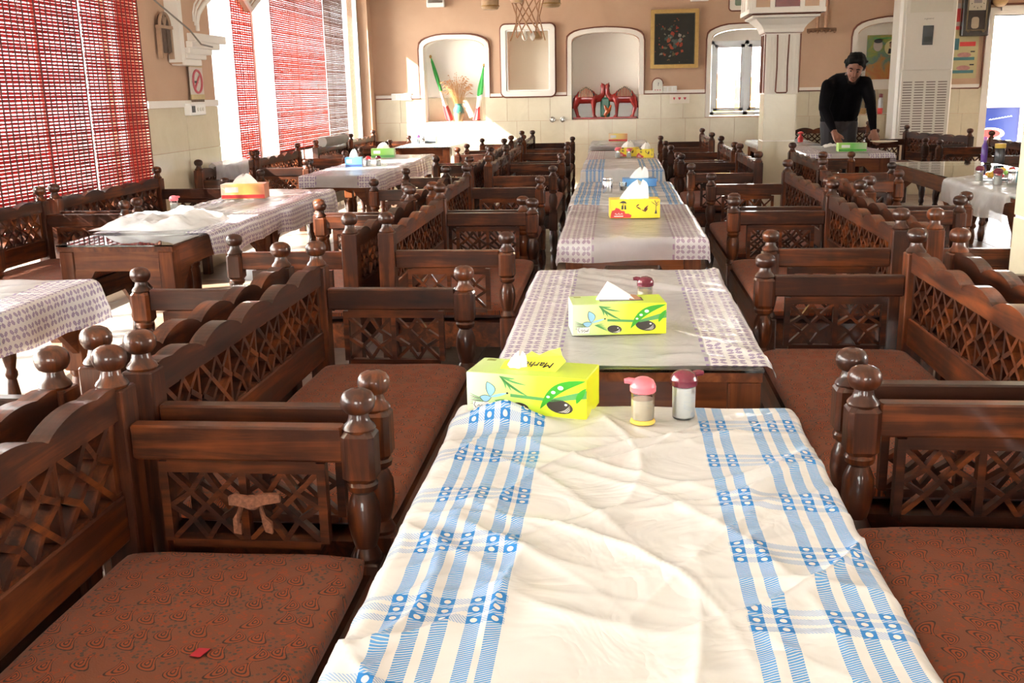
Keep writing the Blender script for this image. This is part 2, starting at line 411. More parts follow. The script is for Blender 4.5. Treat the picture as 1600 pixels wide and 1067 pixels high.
# pier: tiles, trim, reveal
pt = MB().box(0, .012, .002, .598, .002, .298).mesh('wall_tile', M['tile'])
for r in range(4):
    for c in range(2):
        link('wall_tile', pt, wall_l, (WX, 6.5 + .6 * c, .3 * r - .012))
struct('trim_1', MB().box(WX, WX + .022, 6.5, 7.7, 1.188, 1.235), M['trim'])
# arch moulding springing from the pier over the window
def arc(cy, cz, r, a0, a1, n=14): return [(cy + r * math.cos(math.radians(a0 + (a1 - a0) * i / n)), cz + r * math.sin(math.radians(a0 + (a1 - a0) * i / n))) for i in range(n + 1)]
low = [(6.93, 1.48), (7.28, 1.48), (7.34, 1.56), (7.5, 1.62), (7.72, 1.684), (7.42, 1.69), (7.25, 1.70), (7.25, 1.76), (7.29, 1.82), (7.40, 1.89), (7.55, 1.95), (7.75, 2.0), (7.95, 2.03), (8.12, 2.03), (8.27, 2.0), (8.40, 1.926), (8.52, 1.985), (8.70, 2.06), (8.95, 2.14), (9.3, 2.22), (9.8, 2.28), (10.6, 2.3)]
arch_pts = low + [(12.9, 2.4), (12.9, 2.95), (6.93, 2.95)]
struct('trim_2', MB().poly([(WX + .085, y, z) for y, z in arch_pts], (-1, 0, 0), .08), M['plaster'])
path = [(WX + .09, y, z + .012) for y, z in low[6:]]
mb = MB(); mb.tube(path, .018, 8); mb.tube([(x, y - .03, z + .035) for x, y, z in path], .009, 6); mb.tube([(x, y - .055, z + .06) for x, y, z in path], .006, 6)
mb.box(WX + .004, WX + .098, 6.92, 6.985, 1.49, 2.94)
struct('trim_3', mb, M['trim'], .8)
mb = MB()   # corbel
for k, (y1, z0, z1) in enumerate(((7.26, 1.47, 1.515), (7.33, 1.515, 1.55), (7.42, 1.55, 1.59), (7.55, 1.59, 1.635), (7.66, 1.635, 1.69))):
    mb.cbox(WX + .005, WX + .10 + .010 * k, 6.95 + .03 * k, y1, z0, z1, .006)
struct('trim_4', mb, M['trim'])

# --- back wall with niches, window and door openings
def arch_open(x0, x1, z0, zs, rise, n=14):
    pts = [(x0, z0), (x1, z0), (x1, zs)]
    c, h = (x0 + x1) / 2, (x1 - x0) / 2; e = 2.4
    for i in range(1, n):
        a = PI * i / n; cs, sn = math.cos(a), math.sin(a)
        pts.append((c + h * math.copysign(abs(cs) ** (2 / e), cs), zs + rise * abs(sn) ** (2 / e)))
    pts.append((x0, zs)); return pts
N1 = arch_open(-2.40, -1.63, .895, 1.76, .14); N2 = arch_open(-.545, .285, .895, 1.80, .135)
WN = arch_open(1.16, 2.02, .905, 1.79, .15); N3 = arch_open(2.88, 3.86, .90, 1.78, .19)
DR = [(4.40, 0), (5.35, 0), (5.35, 2.02), (4.40, 2.02)]
def wall_holes(outer, holes, y, thick):
    mb = MB(); pl = [[Vector((x, 0, z)) for x, z in outer]] + [[Vector((x, 0, z)) for x, z in h] for h in holes]
    tri = tessellate_polygon(pl); fl_ = [p for l in pl for p in l]
    mb.add([(p.x, y, p.z) for p in fl_], [tuple(t) for t in tri])
    return mb
outer = [(WX - .25, 0), (DR[0][0], 0), (DR[3][0], 2.02), (DR[2][0], 2.02), (DR[1][0], 0), (FX1 + .25, 0), (FX1 + .25, CZ), (WX - .25, CZ)]
mb = wall_holes(outer, [N1, N2, WN, N3], WY, .2)
mb.box(WX - .25, 1.1, WY + .2, WY + .3, 0, CZ); mb.box(2.06, 4.40, WY + .2, WY + .3, 0, CZ); mb.box(5.35, FX1 + .25, WY + .005, WY + .3, 0, CZ)
mb.box(1.1, 2.06, WY + .2, WY + .3, 0, .9); mb.box(1.1, 2.06, WY + .2, WY + .3, 1.95, CZ); mb.box(4.40, 5.35, WY + .005, WY + .3, 2.02, CZ)
mb.box(4.37, 4.40, WY + .001, WY + .3, 0, 2.02)
wall_b = struct('wall_back', mb, M['plaster'])
for k, h in enumerate((N1, N2, WN, N3)):       # reveals and niche backs
    mb = MB(); n = len(h)
    mb.add([(x, WY, z) for x, z in h] + [(x, WY + .195, z) for x, z in h], [(i, (i + 1) % n, (i + 1) % n + n, i + n) for i in range(n)])
    if k != 2:
        tri = tessellate_polygon([[Vector((x, 0, z)) for x, z in h]]); mb.add([(x, WY + .195, z) for x, z in h], [tuple(t) for t in tri])
    o = mb.build('niche_lining' if k != 2 else 'window_reveal', M['plaster_w'], wall_b)
    if k != 2:
        x0, x1 = h[0][0], h[1][0]; w = (x1 - x0 - .02) / 3
        for i in range(3): MB().box(x0 + .01 + w * i + .002, x0 + .01 + w * (i + 1) - .002, WY + .183, WY + .193, .905, 1.19).build('wall_tile', M['tile'], wall_b)
# dado tiles 30 x 30
tw = MB().box(.002, .298, -.012, 0, .002, .298).mesh('wall_tile', M['tile'])
def in_open(x, z):
    for h in (N1, N2, WN, N3):
        if h[0][0] + .001 < x < h[1][0] - .001 and z > .9: return True
    return x > 4.37
segs = []
for r in range(4):
    z0 = .3 * r - .01
    if r < 3:
        x = WX + .012
        while x < 4.36:
            x1 = min(x + .3, 4.365)
            if x1 - x > .29: link('wall_tile', tw, wall_b, (x, WY, z0))
            else: MB().box(x + .002, x1 - .002, WY - .012, WY, z0 + .002, z0 + .298).build('wall_tile', M['tile'], wall_b)
            x = x1
    else:
        runs = [(WX + .012, -2.40), (-1.63, -.545), (.285, 1.10), (2.08, 2.88), (3.86, 4.365)]
        for a, b in runs:
            n = max(1, round((b - a) / .3)); w = (b - a) / n
            for i in range(n): MB().box(a + w * i + .002, a + w * (i + 1) - .002, WY - .012, WY, z0 + .002, z0 + .298).build('wall_tile', M['tile'], wall_b)
# white band + red rope running along the dado top and around the openings
def off_path(h, d):
    x0, x1 = h[0][0] - d, h[1][0] + d; out = [(x0, 1.19)]
    c = (h[0][0] + h[1][0]) / 2; hw = (h[1][0] - h[0][0]) / 2; s = (hw + d) / hw
    for x, z in h[2:][::-1]: out.append((c + (x - c) * s, z + d * (.5 if z < h[2][1] + .01 else 1)))
    out.append((x1, 1.19)); return out
def band(path, w, y, th):
    mb = MB(); L = len(path); rings = []
    for i, (x, z) in enumerate(path):
        a = Vector(path[max(i - 1, 0)]); b = Vector(path[min(i + 1, L - 1)]); d = (b - a).normalized(); nrm = Vector((-d.y, d.x))
        p, q = Vector((x, z)) + nrm * w / 2, Vector((x, z)) - nrm * w / 2
        rings.append([(p.x, y, p.y), (q.x, y, q.y), (q.x, y - th, q.y), (p.x, y - th, p.y)])
    return mb.loft(rings)
full = [(WX + .02, 1.185)] + off_path(N1, .062)
chain = [(WX + .02, 1.185)]
for h in (N1, N2, WN): chain += off_path(h, .062)
chain += [(2.82, 1.185)] + off_path(N3, .062)[1:] + [(4.32, 1.185), (4.345, 1.21), (4.345, 2.12), (4.37, 2.14), (5.5, 2.14)]
def rope(pts, y, r=.009):
    return [(x + .003 * math.sin(i * 2.1), y, z + .003 * math.cos(i * 1.7)) for i, (x, z) in enumerate(pts)]
for i, h in enumerate((N1, N2, WN, N3)):
    struct('trim_%d' % (5 + i), band([(h[0][0] - .03, .9 if i == 2 else 1.19)] + off_path(h, .03)[1:-1] + [(h[1][0] + .03, .9 if i == 2 else 1.19)], .055, WY, .02), M['trim'])
for i, (a, b) in enumerate(((WX + .02, -2.46), (-1.57, -.605), (.345, 1.10), (2.08, 2.82), (3.92, 4.33))):
    struct('trim_%d' % (9 + i), MB().box(a, b, WY - .02, WY, 1.192, 1.232), M['trim'])
struct('trim_14', MB().tube(rope(chain, WY - .014), .0105, 6), M['rope'])
# window in back wall
w5 = MB()
for a, b, c, d in ((1.17, 2.01, .915, .955), (1.17, 2.01, 1.76, 1.80), (1.17, 1.205, .915, 1.80), (1.975, 2.01, .915, 1.80), (1.565, 1.615, .915, 1.80)): w5.box(a, b, WY + .05, WY + .12, c, d)
w5 = struct('window_5', w5, M['grey'])
for a, b in ((1.205, 1.565), (1.615, 1.975)):
    mb = MB()
    for p in ((a, a + .04, .965, 1.76), (b - .04, b, .965, 1.76), (a, b, .965, 1.0), (a, b, 1.725, 1.76)): mb.box(p[0], p[1], WY + .065, WY + .10, p[2], p[3])
    mb.build('sash', M['grey'], w5)
    MB().box(a + .04, b - .04, WY + .08, WY + .085, 1.0, 1.725).build('pane', M['pane'], w5)
    mb = MB()
    for p in ((a + .034, a + .042, .995, 1.73), (b - .042, b - .034, .995, 1.73), (a + .034, b - .034, .995, 1.003), (a + .034, b - .034, 1.722, 1.73)): mb.box(p[0], p[1], WY + .06, WY + .068, p[2], p[3])
    mb.build('seal', M['rope'], w5)
MB().poly([(x, WY + .06, z) for x, z in arch_open(1.17, 2.01, 1.80, 1.802, .13)], (0, 1, 0), .05).build('arch_infill', M['plaster_w'], w5)
# door frame and open leaf
d1 = MB().box(4.36, 4.44, WY - .02, WY + .3, 0, 2.02).box(4.36, 5.4, WY - .02, WY + .3, 2.02, 2.10).box(4.5, 5.4, WY - .06, WY - .02, 2.06, 2.115)
d1 = struct('door_1', d1, M['trim'])
MB().box(5.06, 5.30, WY + .32, WY + .36, .02, 2.0).build('door_leaf', M['grey'], d1)
mb = MB().tube([(5.10, WY + .30, .95), (5.10, WY + .27, .95), (5.10, WY + .27, 1.15), (5.10, WY + .30, 1.15)], .008); mb.build('door_handle', M['metal'], d1)
# wall behind the camera and right wall, both with big windows
mb = MB(); mb.box(WX, FX1, FY0 - .25, FY0, 0, .5); mb.box(WX, FX1, FY0 - .25, FY0, 2.5, CZ)
for x, x2 in ((WX, -1.3), (.6, 2.4), (3.4, FX1)): mb.box(x, x2, FY0 - .25, FY0, .5, 2.5)
struct('wall_front', mb, M['ceil'])
mb = MB(); mb.box(FX1, FX1 + .25, FY0 - .25, WY + .3, 0, .7); mb.box(FX1, FX1 + .25, FY0 - .25, WY + .3, 2.4, CZ)
for a, b in ((FY0 - .25, 2.2), (4.6, WY + .3)): mb.box(FX1, FX1 + .25, a, b, .7, 2.4)
struct('wall_right', mb, M['ceil'])
wn = 6
for nm, b in (('window_6', [(-1.3, .6), (2.4, 3.4)]),):
    mb = MB(); panes = []
    for a, c in b:
        for k in range(3): x = a + (c - a) * k / 2; mb.box(x - .025, x + .025, FY0 - .15, FY0 - .1, .5, 2.5)
    w = struct(nm, mb, M['grey'])
    for a, c in b:
        for k in range(2): MB().box(a + (c - a) * k / 2 + .02, a + (c - a) * (k + 1) / 2 - .02, FY0 - .13, FY0 - .125, .5, 2.5).build('pane', M['pane'], w)
mb = MB()
for a, c in ((2.2, 4.6),):
    for k in range(3): y = a + (c - a) * k / 2; mb.box(FX1 + .1, FX1 + .15, y - .025, y + .025, .7, 2.4)
w = struct('window_7', mb, M['grey'])
for a, c in ((2.2, 4.6),):
    for k in range(2): MB().box(FX1 + .12, FX1 + .125, a + (c - a) * k / 2 + .02, a + (c - a) * (k + 1) / 2 - .02, .7, 2.4).build('pane', M['pane'], w)

# --- two square columns
def column(x0, y0, s, label, full=True):
    t = thing('column', label, 'column', (x0 + s / 2, y0 + s / 2, 0)); h = s / 2
    MB().box(-h + .004, h - .004, -h + .004, h - .004, 0, CZ).build('core', M['plaster_w'], t)
    zs = [0, .405, .81, 1.19]
    for i in range(3):
        for sx, sy in ((1, 0), (-1, 0), (0, 1), (0, -1)):
            mb = MB()
            if sx: mb.box(sx * (h - .012) if sx > 0 else -h, h if sx > 0 else -h + .012, -h + .001, h - .001, zs[i] + .008, zs[i + 1] - .002)
            else: mb.box(-h + .013, h - .013, (h - .012) if sy > 0 else -h, h if sy > 0 else -h + .012, zs[i] + .008, zs[i + 1] - .002)
            mb.build('tile', M['tile'], t)
    # fluted upper shaft
    mb = MB().box(-h - .004, h + .004, -h - .004, h + .004, 1.19, 1.22).box(-h - .002, h + .002, -h - .002, h + .002, 1.64, 1.68)
    for k in range(9):
        q = -h + .02 + (s - .04) * k / 8
        for sg in (-1, 1):
            mb.box(q - .008, q + .008, sg * h - .006, sg * h + .006, 1.21, 1.65); mb.box(sg * h - .006, sg * h + .006, q - .008, q + .008, 1.21, 1.65)
    mb.build('fluted_shaft', M['trim'], t)
    rg = lambda e, z: [(-h - e, -h - e, z), (h + e, -h - e, z), (h + e, h + e, z), (-h - e, h + e, z)]
    MB().loft([rg(.01, 1.665), rg(.025, 1.68), rg(.03, 1.70), rg(.05, 1.73), rg(.09, 1.765), (rg(.10, 1.775)), rg(.13, 1.785), rg(.13, 1.80)]).build('capital', M['trim'], t)
    b = MB().box(-h - .165, h + .165, -h - .165, h + .165, 1.815, 1.85).box(-h - .15, h + .15, -h - .15, h + .15, 1.85, 2.3).box(-h - .165, h + .165, -h - .165, h + .165, 2.3, 2.34)
    H = h + .15
    for sg in (-1, 1):
        for q in (-H + .02, -.115, .115, H - .02):
            b.box(q - .018, q + .018, sg * H - .012, sg * H + .012, 1.85, 2.3); b.box(sg * H - .012, sg * H + .012, q - .018, q + .018, 1.85, 2.3)
    b.build('capital_block', M['trim'], t)
    for sg in (-1, 1):
        for c in (-.19, .19): MB().box(c - .055, c + .055, sg * H - .006, sg * H + .006, 1.86, 2.29).build('inset_panel', M['plaster'], t)
        fr = MB().box(-.095, .095, sg * H - .008, sg * H + .008, 1.86, 2.29).build('picture_panel', m_('dark_red_panel', (.16, .02, .015), rough=.3, vary=.5, scale=14), t)
    mb = MB(); e = h + .008
    for z, d in ((1.672, .012), (1.808, .13)): mb.tube([(-h - d, -h - d, z), (h + d, -h - d, z), (h + d, h + d, z), (-h - d, h + d, z), (-h - d, -h - d, z)], .006, 6)
    for sg in (-1, 1): mb.tube([(sg * e, -e, 1.2), (sg * e, -e, 1.66)], .005, 6)
    mb.tube([(-.045, -e - .004, 1.655), (-.04, -e - .004, 1.4), (-.045, -e - .004, 1.21), (-.035, -e - .004, 1.2), (.04, -e - .004, 1.2), (.047, -e - .004, 1.21), (.043, -e - .004, 1.4), (.048, -e - .004, 1.655)], .006, 6)
    mb.tube([(-e - .004, -.045, 1.655), (-e - .004, -.04, 1.4), (-e - .004, -.045, 1.2), (-e - .004, .045, 1.2), (-e - .004, .043, 1.4), (-e - .004, .048, 1.655)], .006, 6)
    mb.build('rope_edging', M['rope'], t)
column(1.212, 8.7, .264, 'white fluted column with flared capital, left of the man in black')
column(1.335, 3.29, .264, 'cream tiled column at the right edge of the photograph')

#=====================================================================  BAMBOO BLINDS
def blind(y0, y1, z0, label, mat, x=WX + .035, seed=0):
    rnd = random.Random(seed)
    t = thing('bamboo_blind', label, 'blind', (x, (y0 + y1) / 2, z0), 0, 'bamboo blinds on the window wall')
    h = (y1 - y0) / 2; top = 2.47 - z0; mb = MB(); z = .004
    while z < top:
        hh = .0128 + rnd.uniform(-.0015, .0038); e0, e1 = rnd.uniform(-.006, .004), rnd.uniform(-.006, .004)
        q = rnd.uniform(-.0012, .0012)
        mb.box(-.0016 + q, .0016 + q, -h - e0, h + e1, z, z + hh); z += .0185
    s = mb.build('slats', mat, t); s['kind'] = 'stuff'
    mb = MB(); n = max(3, round(2 * h / .056))
    for k in range(n + 1):
        y = -h + .012 + (2 * h - .024) * k / n; w = .0045 + .003 * rnd.random()
        mb.box(.003, .0045, y - w, y + w, 0, top)
    mb.build('warp_threads', m_('brown_thread', (.17, .085, .06)) if mat is M['blind2'] else M['thread'], t)
    MB().box(-.03, .03, -h - .01, h + .01, top, top + .05).build('head_rail', M['thread'], t)
    MB().cbox(-.006, .006, -h, h, -.02, .004, .003).build('bottom_rail', M['thread'], t)
    MB().tube([(.014, -h * .15, top), (.014, -h * .15 + .004, top * .5), (.016, -h * .15, -.1)], .0014, 5).build('pull_cord', m_('cord', (.25, .15, .12)), t)
blind(4.62, 5.70, .52, 'red bamboo blind at the left edge of the photograph', M['blind'], seed=1)
blind(5.72, 6.45, .52, 'red bamboo blind directly left of the plastered pier', M['blind'], seed=2)
blind(8.07, 8.52, .66, 'narrow sunlit pale bamboo blind right of the no-smoking hanging', M['blind_sunlit'], seed=3)
blind(9.02, 10.68, .76, 'wide sunlit red bamboo blind in the middle of the far window', M['blind_sunlit'], seed=4)
blind(10.72, 11.48, .66, 'brown bamboo blind nearest the far corner', M['blind2'], seed=5)

#=====================================================================  BENCHES
BL, BD = 1.2, .45               # post to post length and depth
def cell_bars(w, h):
    P = [((0, 0), (w, h)), ((w, 0), (0, h))]
    a = .3
    for sx in (0, 1):
        for sz in (0, 1):
            q = (w * (a if sx == 0 else 1 - a), h * (a if sz == 0 else 1 - a))
            P.append(((w * sx, h * .5), q)); P.append(((w * .5, h * sz), q))
    return P
def finial_mesh():
    pr = [(.027, 0), (.030, .006), (.027, .012), (.021, .018), (.0185, .026), (.0175, .033), (.0245, .0365), (.0295, .045), (.0312, .054), (.0300, .063), (.0245, .0715), (.0145, .0765), (.006, .078), (.005, .0772)]
    return MB().lathe(pr, n=16).mesh('finial', M['wood_z'], True)
FIN = finial_mesh()
def bench_proto(detail):
    t = thing('carved_bench', 'prototype', 'bench', (0, 0, 0), 0, 'carved wooden benches')
    xb, xf, hy = -BD / 2, BD / 2, BL / 2
    bpm = MB().cbox(-.03, .03, -.03, .03, 0, .748, .003).mesh('back_post', M['wood_z'])
    mb = MB()
    mb.lathe([(.018, 0), (.022, .02), (.027, .06), (.022, .10), (.018, .125), (.026, .14), (.026, .155), (.020, .17), (.028, .21), (.031, .25), (.027, .285), (.024, .30)], n=16)
    mb.cbox(-.029, .029, -.029, .029, .30, .425, .004)
    mb.lathe([(.026, .42), (.029, .432), (.024, .442), (.020, .45), (.026, .472), (.0305, .50), (.029, .53), (.022, .548), (.018, .555), (.027, .562), (.029, .572), (.024, .58)], n=16)
    mb.cbox(-.030, .030, -.030, .030, .578, .674, .009)
    fpm = mb.mesh('front_post', M['wood_z'], .6)
    for sy in (-1, 1):
        p = link('back_post', bpm, t, (xb, sy * hy, 0)); link('finial', FIN, p, (0, 0, .747))
        p = link('front_post', fpm, t, (xf, sy * hy, 0)); link('finial', FIN, p, (0, 0, .671))
    arm = MB().cbox(xb + .03, xf - .028, -.017, .017, .615, .68, .004).mesh('arm_rail', M['wood_x'])
    # arm lattice panel (frame) local: x along, z up
    x0, x1, z0, z1 = xb + .075, xf - .065, .455, .610
    fr = MB()
    fr.box(x0, x0 + .016, -.011, .011, z0, z1); fr.box(x1 - .016, x1, -.011, .011, z0, z1); fr.box(x0 + .016, x1 - .016, -.011, .011, z1 - .02, z1 + .004); fr.box(x0 + .016, x1 - .016, -.011, .011, z0 - .012, z0 + .004)
    xm = (x0 + x1) / 2; fr.box(xm - .007, xm + .007, -.010, .010, z0, z1)
    cw, ch = xm - .007 - x0 - .016, z1 - .02 - z0 - .004
    bars = cell_bars(cw, ch)
    bm_ = [MB().bar((a[0], 0, a[1]), (b[0], 0, b[1]), .0085, .013 + .002 * (i % 3), (0, 1, 0)) for i, (a, b) in enumerate(bars)]
    # bar() 'w' is along up: use depth along y
    bm_ = [MB().bar((a[0], 0, a[1]), (b[0], 0, b[1]), .016 + .0015 * (i % 3), .0095, (0, 1, 0)) for i, (a, b) in enumerate(bars)]
    org = [(x0 + .016, 0, z0 + .004), (xm + .007, 0, z0 + .004)]
    if detail:
        frm = fr.mesh('arm_panel', M['wood_x']); bme = [b.mesh('lattice_bar', M['wood_x']) for b in bm_]
    else:
        for o in org:
            for b in bm_: fr.add([(v[0] + o[0], v[1], v[2] + o[2]) for v in b.v], b.f)
        frm = fr.mesh('arm_panel', M['wood_x'])
    for sy in (-1, 1):
        link('arm_rail', arm, t, (0, sy * hy, 0)); p = link('arm_panel', frm, t, (0, sy * hy, 0))
        if detail:
            for o in org:
                for m in bme: link('lattice_bar', m, p, o)
    # scalloped top rail
    n = 70; pts = []
    for i in range(n + 1):
        s = i / n; y = -hy + .03 + (BL - .06) * s
        e = min(s, 1 - s); rise = .024 * max(0, 1 - e / .055)
        pts.append((0, y, .729 + .027 * abs(math.sin(PI * (5 * s + .0))) ** .75 + rise))
    prof = pts + [(0, hy - .03, .693), (0, -hy + .03, .693)]
    MB().poly([(xb - .019, y, z) for _, y, z in prof], (1, 0, 0), .038).build('scalloped_rail', M['wood_y'], t)
    MB().cbox(xb - .017, xb + .017, -hy + .03, hy - .03, .462, .553, .004).build('lower_rail', M['wood_y'], t)
    z0, z1 = .553, .693; y0, y1 = -hy + .04, hy - .04; NC = 6
    fr = MB(); fr.box(xb - .01, xb + .01, y0 - .008, y0 + .012, z0, z1); fr.box(xb - .01, xb + .01, y1 - .012, y1 + .008, z0, z1); fr.box(xb - .012, xb + .012, y0 - .008, y1 + .008, z0 - .004, z0 + .006); fr.box(xb - .012, xb + .012, y0 - .008, y1 + .008, z1 - .006, z1 + .003)
    cwid = (y1 - y0 - .024) / NC
    for k in range(1, NC): yy = y0 + .012 + cwid * k; fr.box(xb - .009, xb + .009, yy - .006, yy + .006, z0, z1)
    cw = cwid - .012; bars = cell_bars(cw, z1 - z0)
    bm_ = [MB().bar((0, a[0], a[1]), (0, b[0], b[1]), .026 + .002 * (i % 3), .0118, (1, 0, 0)) for i, (a, b) in enumerate(bars)]
    org = [(xb, y0 + .012 + cwid * k + .006, z0) for k in range(NC)]
    if detail:
        p = fr.build('back_panel', M['wood_z'], t); bme = [b.mesh('lattice_bar', M['wood_y']) for b in bm_]
        for o in org:
            for m in bme: link('lattice_bar', m, p, o)
    else:
        for o in org:
            for b in bm_: fr.add([(v[0] + o[0], v[1] + o[1], v[2] + o[2]) for v in b.v], b.f)
        fr.build('back_panel', M['wood_z'], t)
    sf = MB(); sf.box(xf - .012, xf + .014, -hy + .03, hy - .03, .31, .405); sf.box(xb - .014, xb + .012, -hy + .03, hy - .03, .31, .405)
    sf.box(xb + .03, xf - .03, -hy - .012, -hy + .014, .31, .405); sf.box(xb + .03, xf - .03, hy - .014, hy + .012, .31, .405)
    sf.build('seat_frame', M['wood_y'], t)
    MB().box(xb + .012, xf - .012, -hy + .014, hy - .014, .385, .40).build('seat_board', M['wood_y'], t)
    for sy in (-1, 1):   # corner brackets under the front rail
        MB().poly([(xf + .008, sy * (hy - .028), .312), (xf + .008, sy * (hy - .115), .312), (xf + .008, sy * (hy - .028), .22)], (-1, 0, 0), .02).build('bracket', M['wood_y'], t)
    # cushion: rounded, slightly sagging
    mb = MB(); nx, ny = 14, 30; X0, X1, Y0, Y1 = xb + .018, xf + .012, -hy + .032, hy - .032; zc0, zc1 = .40, .466
    rings = []
    for j in range(ny + 1):
        v = -1 + 2 * j / ny; ring = []
        ev = (1 - abs(v) ** 10) ** .25 if abs(v) < 1 else 0
        for i in range(2 * nx):
            a = 2 * PI * i / (2 * nx)
            cx_, sz = math.cos(a), math.sin(a)
            ex = math.copysign(abs(cx_) ** .35, cx_); ez = math.copysign(abs(sz) ** .55, sz)
            k = .965 + .035 * ev
            x = (X0 + X1) / 2 + (X1 - X0) / 2 * ex * k
            z = (zc0 + zc1) / 2 + (zc1 - zc0) / 2 * ez * (.25 + .75 * ev)
            if ez > 0: z -= .006 * (1 - v * v) * (1 - abs(ex) ** 3) - .003 * noise.noise(Vector((x * 9, v * 5, 1.3)))
            ring.append((x, (Y0 + Y1) / 2 + (Y1 - Y0) / 2 * v, z))
        rings.append(ring)
    mb.loft(rings).build('cushion', M['fabric'], t, True)
    return t
proto_d = bench_proto(True); proto_f = bench_proto(False)
used = {}
def bench(label, xc, y0, y1, face, det=False, yaw=0.0, group='carved benches in rows'):
    p = proto_d if det else proto_f
    if id(p) in used: b = copy_tree(p)
    else: b = p; used[id(p)] = 1
    L = y1 - y0
    b.location = (xc, (y0 + y1) / 2, 0); b.rotation_euler = (0, 0, (0 if face > 0 else PI) + yaw); b.scale = (1, L / BL, 1)
    tag(b, label, 'bench', group); return b
CLX, LRX, CRX = -.675, -1.228, .69
bench('carved bench with rust paisley cushion in the near left corner, red scrap on it', CLX, .50, 1.67, 1, True)
bench('carved bench left of the second table, behind the arm with tied rags', CLX, 1.79, 2.96, 1, True)
bench('carved bench left of the yellow tissue box table, nearer of its pair', CLX + .05, 3.71, 4.90, 1, True)
bench('carved bench in the centre-left row, fourth from the camera', CLX - .005, 5.01, 6.2, 1)
bench('carved bench in the centre-left row, fifth from the camera', CLX + .02, 7.08, 8.28, 1)
bench('carved bench in the centre-left row, sixth from the camera', CLX + .0, 8.5, 9.68, 1)
bench('carved bench at the far end of the centre-left row, under the wall mirror', CLX - .03, 10.42, 11.58, 1)
bench('carved bench at the left edge facing the window, back to back with the nearest one', LRX, .50, 1.66, -1, True)
bench('carved bench facing the left tables, second from the camera', LRX, 1.82, 2.94, -1, True)
bench('carved bench facing the left tables, third from the camera, orange end post', LRX + .02, 3.68, 4.83, -1, True)
bench('carved bench facing the left tables, fourth from the camera', LRX - .02, 4.95, 6.14, -1)
bench('carved bench facing the left tables, fifth from the camera', LRX, 7.02, 8.25, -1)
bench('carved bench facing the left tables, sixth from the camera', LRX - .04, 8.45, 9.65, -1)
bench('carved bench facing the left tables, farthest from the camera', LRX - .04, 10.3, 11.5, -1)
bench('carved bench with rust paisley cushion in the near right corner', CRX - .005, .66, 1.85, -1, True)
bench('carved bench right of the second front table, beside the cream column', CRX, 1.98, 3.17, -1, True)
bench('carved bench right of the yellow tissue box table, third from the camera', CRX + .095, 3.71, 4.88, -1, True)
bench('carved bench in the centre-right row, fourth from the camera', CRX + .115, 5.06, 6.28, -1)
bench('carved bench in the centre-right row, fifth from the camera, left of the white column', CRX + .055, 7.12, 8.2, -1)
bench('carved bench in the centre-right row, sixth from the camera', CRX + .04, 8.4, 9.5, -1)
bench('carved bench at the far end of the centre-right row, under the aluminium window', CRX + .03, 10.3, 11.45, -1)
bench('carved bench behind the near right one, facing right, glossy orange top rail', 1.265, 1.98, 3.17, 1, True)
bench('carved bench facing right, just past the cream column at the right edge', 1.35, 3.7, 4.84, 1, True)
bench('carved bench facing right, with pale sunlit scallops, in front of the bare glass table', 1.46, 5.04, 6.38, 1, False, -.03)
bench('carved bench facing right, in front of the table where the man works', 1.60, 7.0, 8.2, 1)
bench('carved bench against the red blinds, nearest the left edge', -2.73, 3.84, 4.98, 1)
bench('carved bench against the red blinds, second from the left edge', -2.73, 5.12, 6.36, 1)
bench('carved bench under the hanging banner, plastic sheet on its back', -2.73, 7.04, 8.14, 1)
bench('carved bench against the far window, sunlit orange', -2.73, 8.24, 9.36, 1)
bench('carved bench against the far window, below the brown blind, grey roll on its back', -2.73, 9.95, 11.1, 1)
bench('carved bench in the far left corner', -2.775, 11.5, 12.6, 1)
bench('carved bench facing left at the bare glass table, below the floor air conditioner', 2.95 + .225, 8.5, 9.75, -1)
bench('carved bench behind the man, left of the bright doorway', 3.02, 10.2, 11.35, -1, False, .25)
bench('carved bench standing against the back wall behind the man', 2.49, 12.06, 13.14, 1, False, -PI / 2)

#=====================================================================  TABLES
def table_proto(Wd, L):
    t = thing('dining_table', 'prototype', 'table'); x, y = Wd / 2, L / 2; H = .65
    MB().cbox(-x, x, -y, y, .642, .65, .0015).build('glass_top', M['tglass'], t)
    MB().box(-x + .004, x - .004, -y + .004, y - .004, .62, .6415).build('table_top', M['twood_y'], t)
    for s in (-1, 1):
        MB().box(s * (x - .03) - .012, s * (x - .03) + .012, -y + .08, y - .08, .535, .62).build('apron', M['twood_y'], t)
        MB().box(-x + .08, x - .08, s * (y - .022) - .012, s * (y - .022) + .012, .535, .62).build('apron', M['twood_x'], t)
    leg = MB().cbox(-.036, .036, -.036, .036, .36, .62, .004)
    leg.lathe([(.018, 0), (.022, .015), (.026, .06), (.022, .10), (.019, .12), (.029, .135), (.029, .15), (.022, .165), (.031, .21), (.034, .27), (.03, .32), (.026, .335), (.033, .345), (.033, .362)], n=14)
    lm = leg.mesh('leg', M['twood_z'], .6)
    for sx in (-1, 1):
        for sy in (-1, 1):
            link('leg', lm, t, (sx * (x - .042), sy * (y - .042), 0))
            q = x - .078
            MB().poly([(sx * q, sy * (y - .03), .536), (sx * (q - .10), sy * (y - .03), .536), (sx * (q - .075), sy * (y - .03), .50), (sx * q, sy * (y - .03), .42)], (0, sy, 0), .022).build('brace', M['twood_x'], t)
            q = y - .078
            MB().poly([(sx * (x - .04), sy * q, .536), (sx * (x - .04), sy * (q - .12), .536), (sx * (x - .04), sy * (q - .09), .50), (sx * (x - .04), sy * q, .42)], (sx, 0, 0), .022).build('brace', M['twood_y'], t)
    return t
TP = table_proto(.58, 1.22); tfirst = [True]
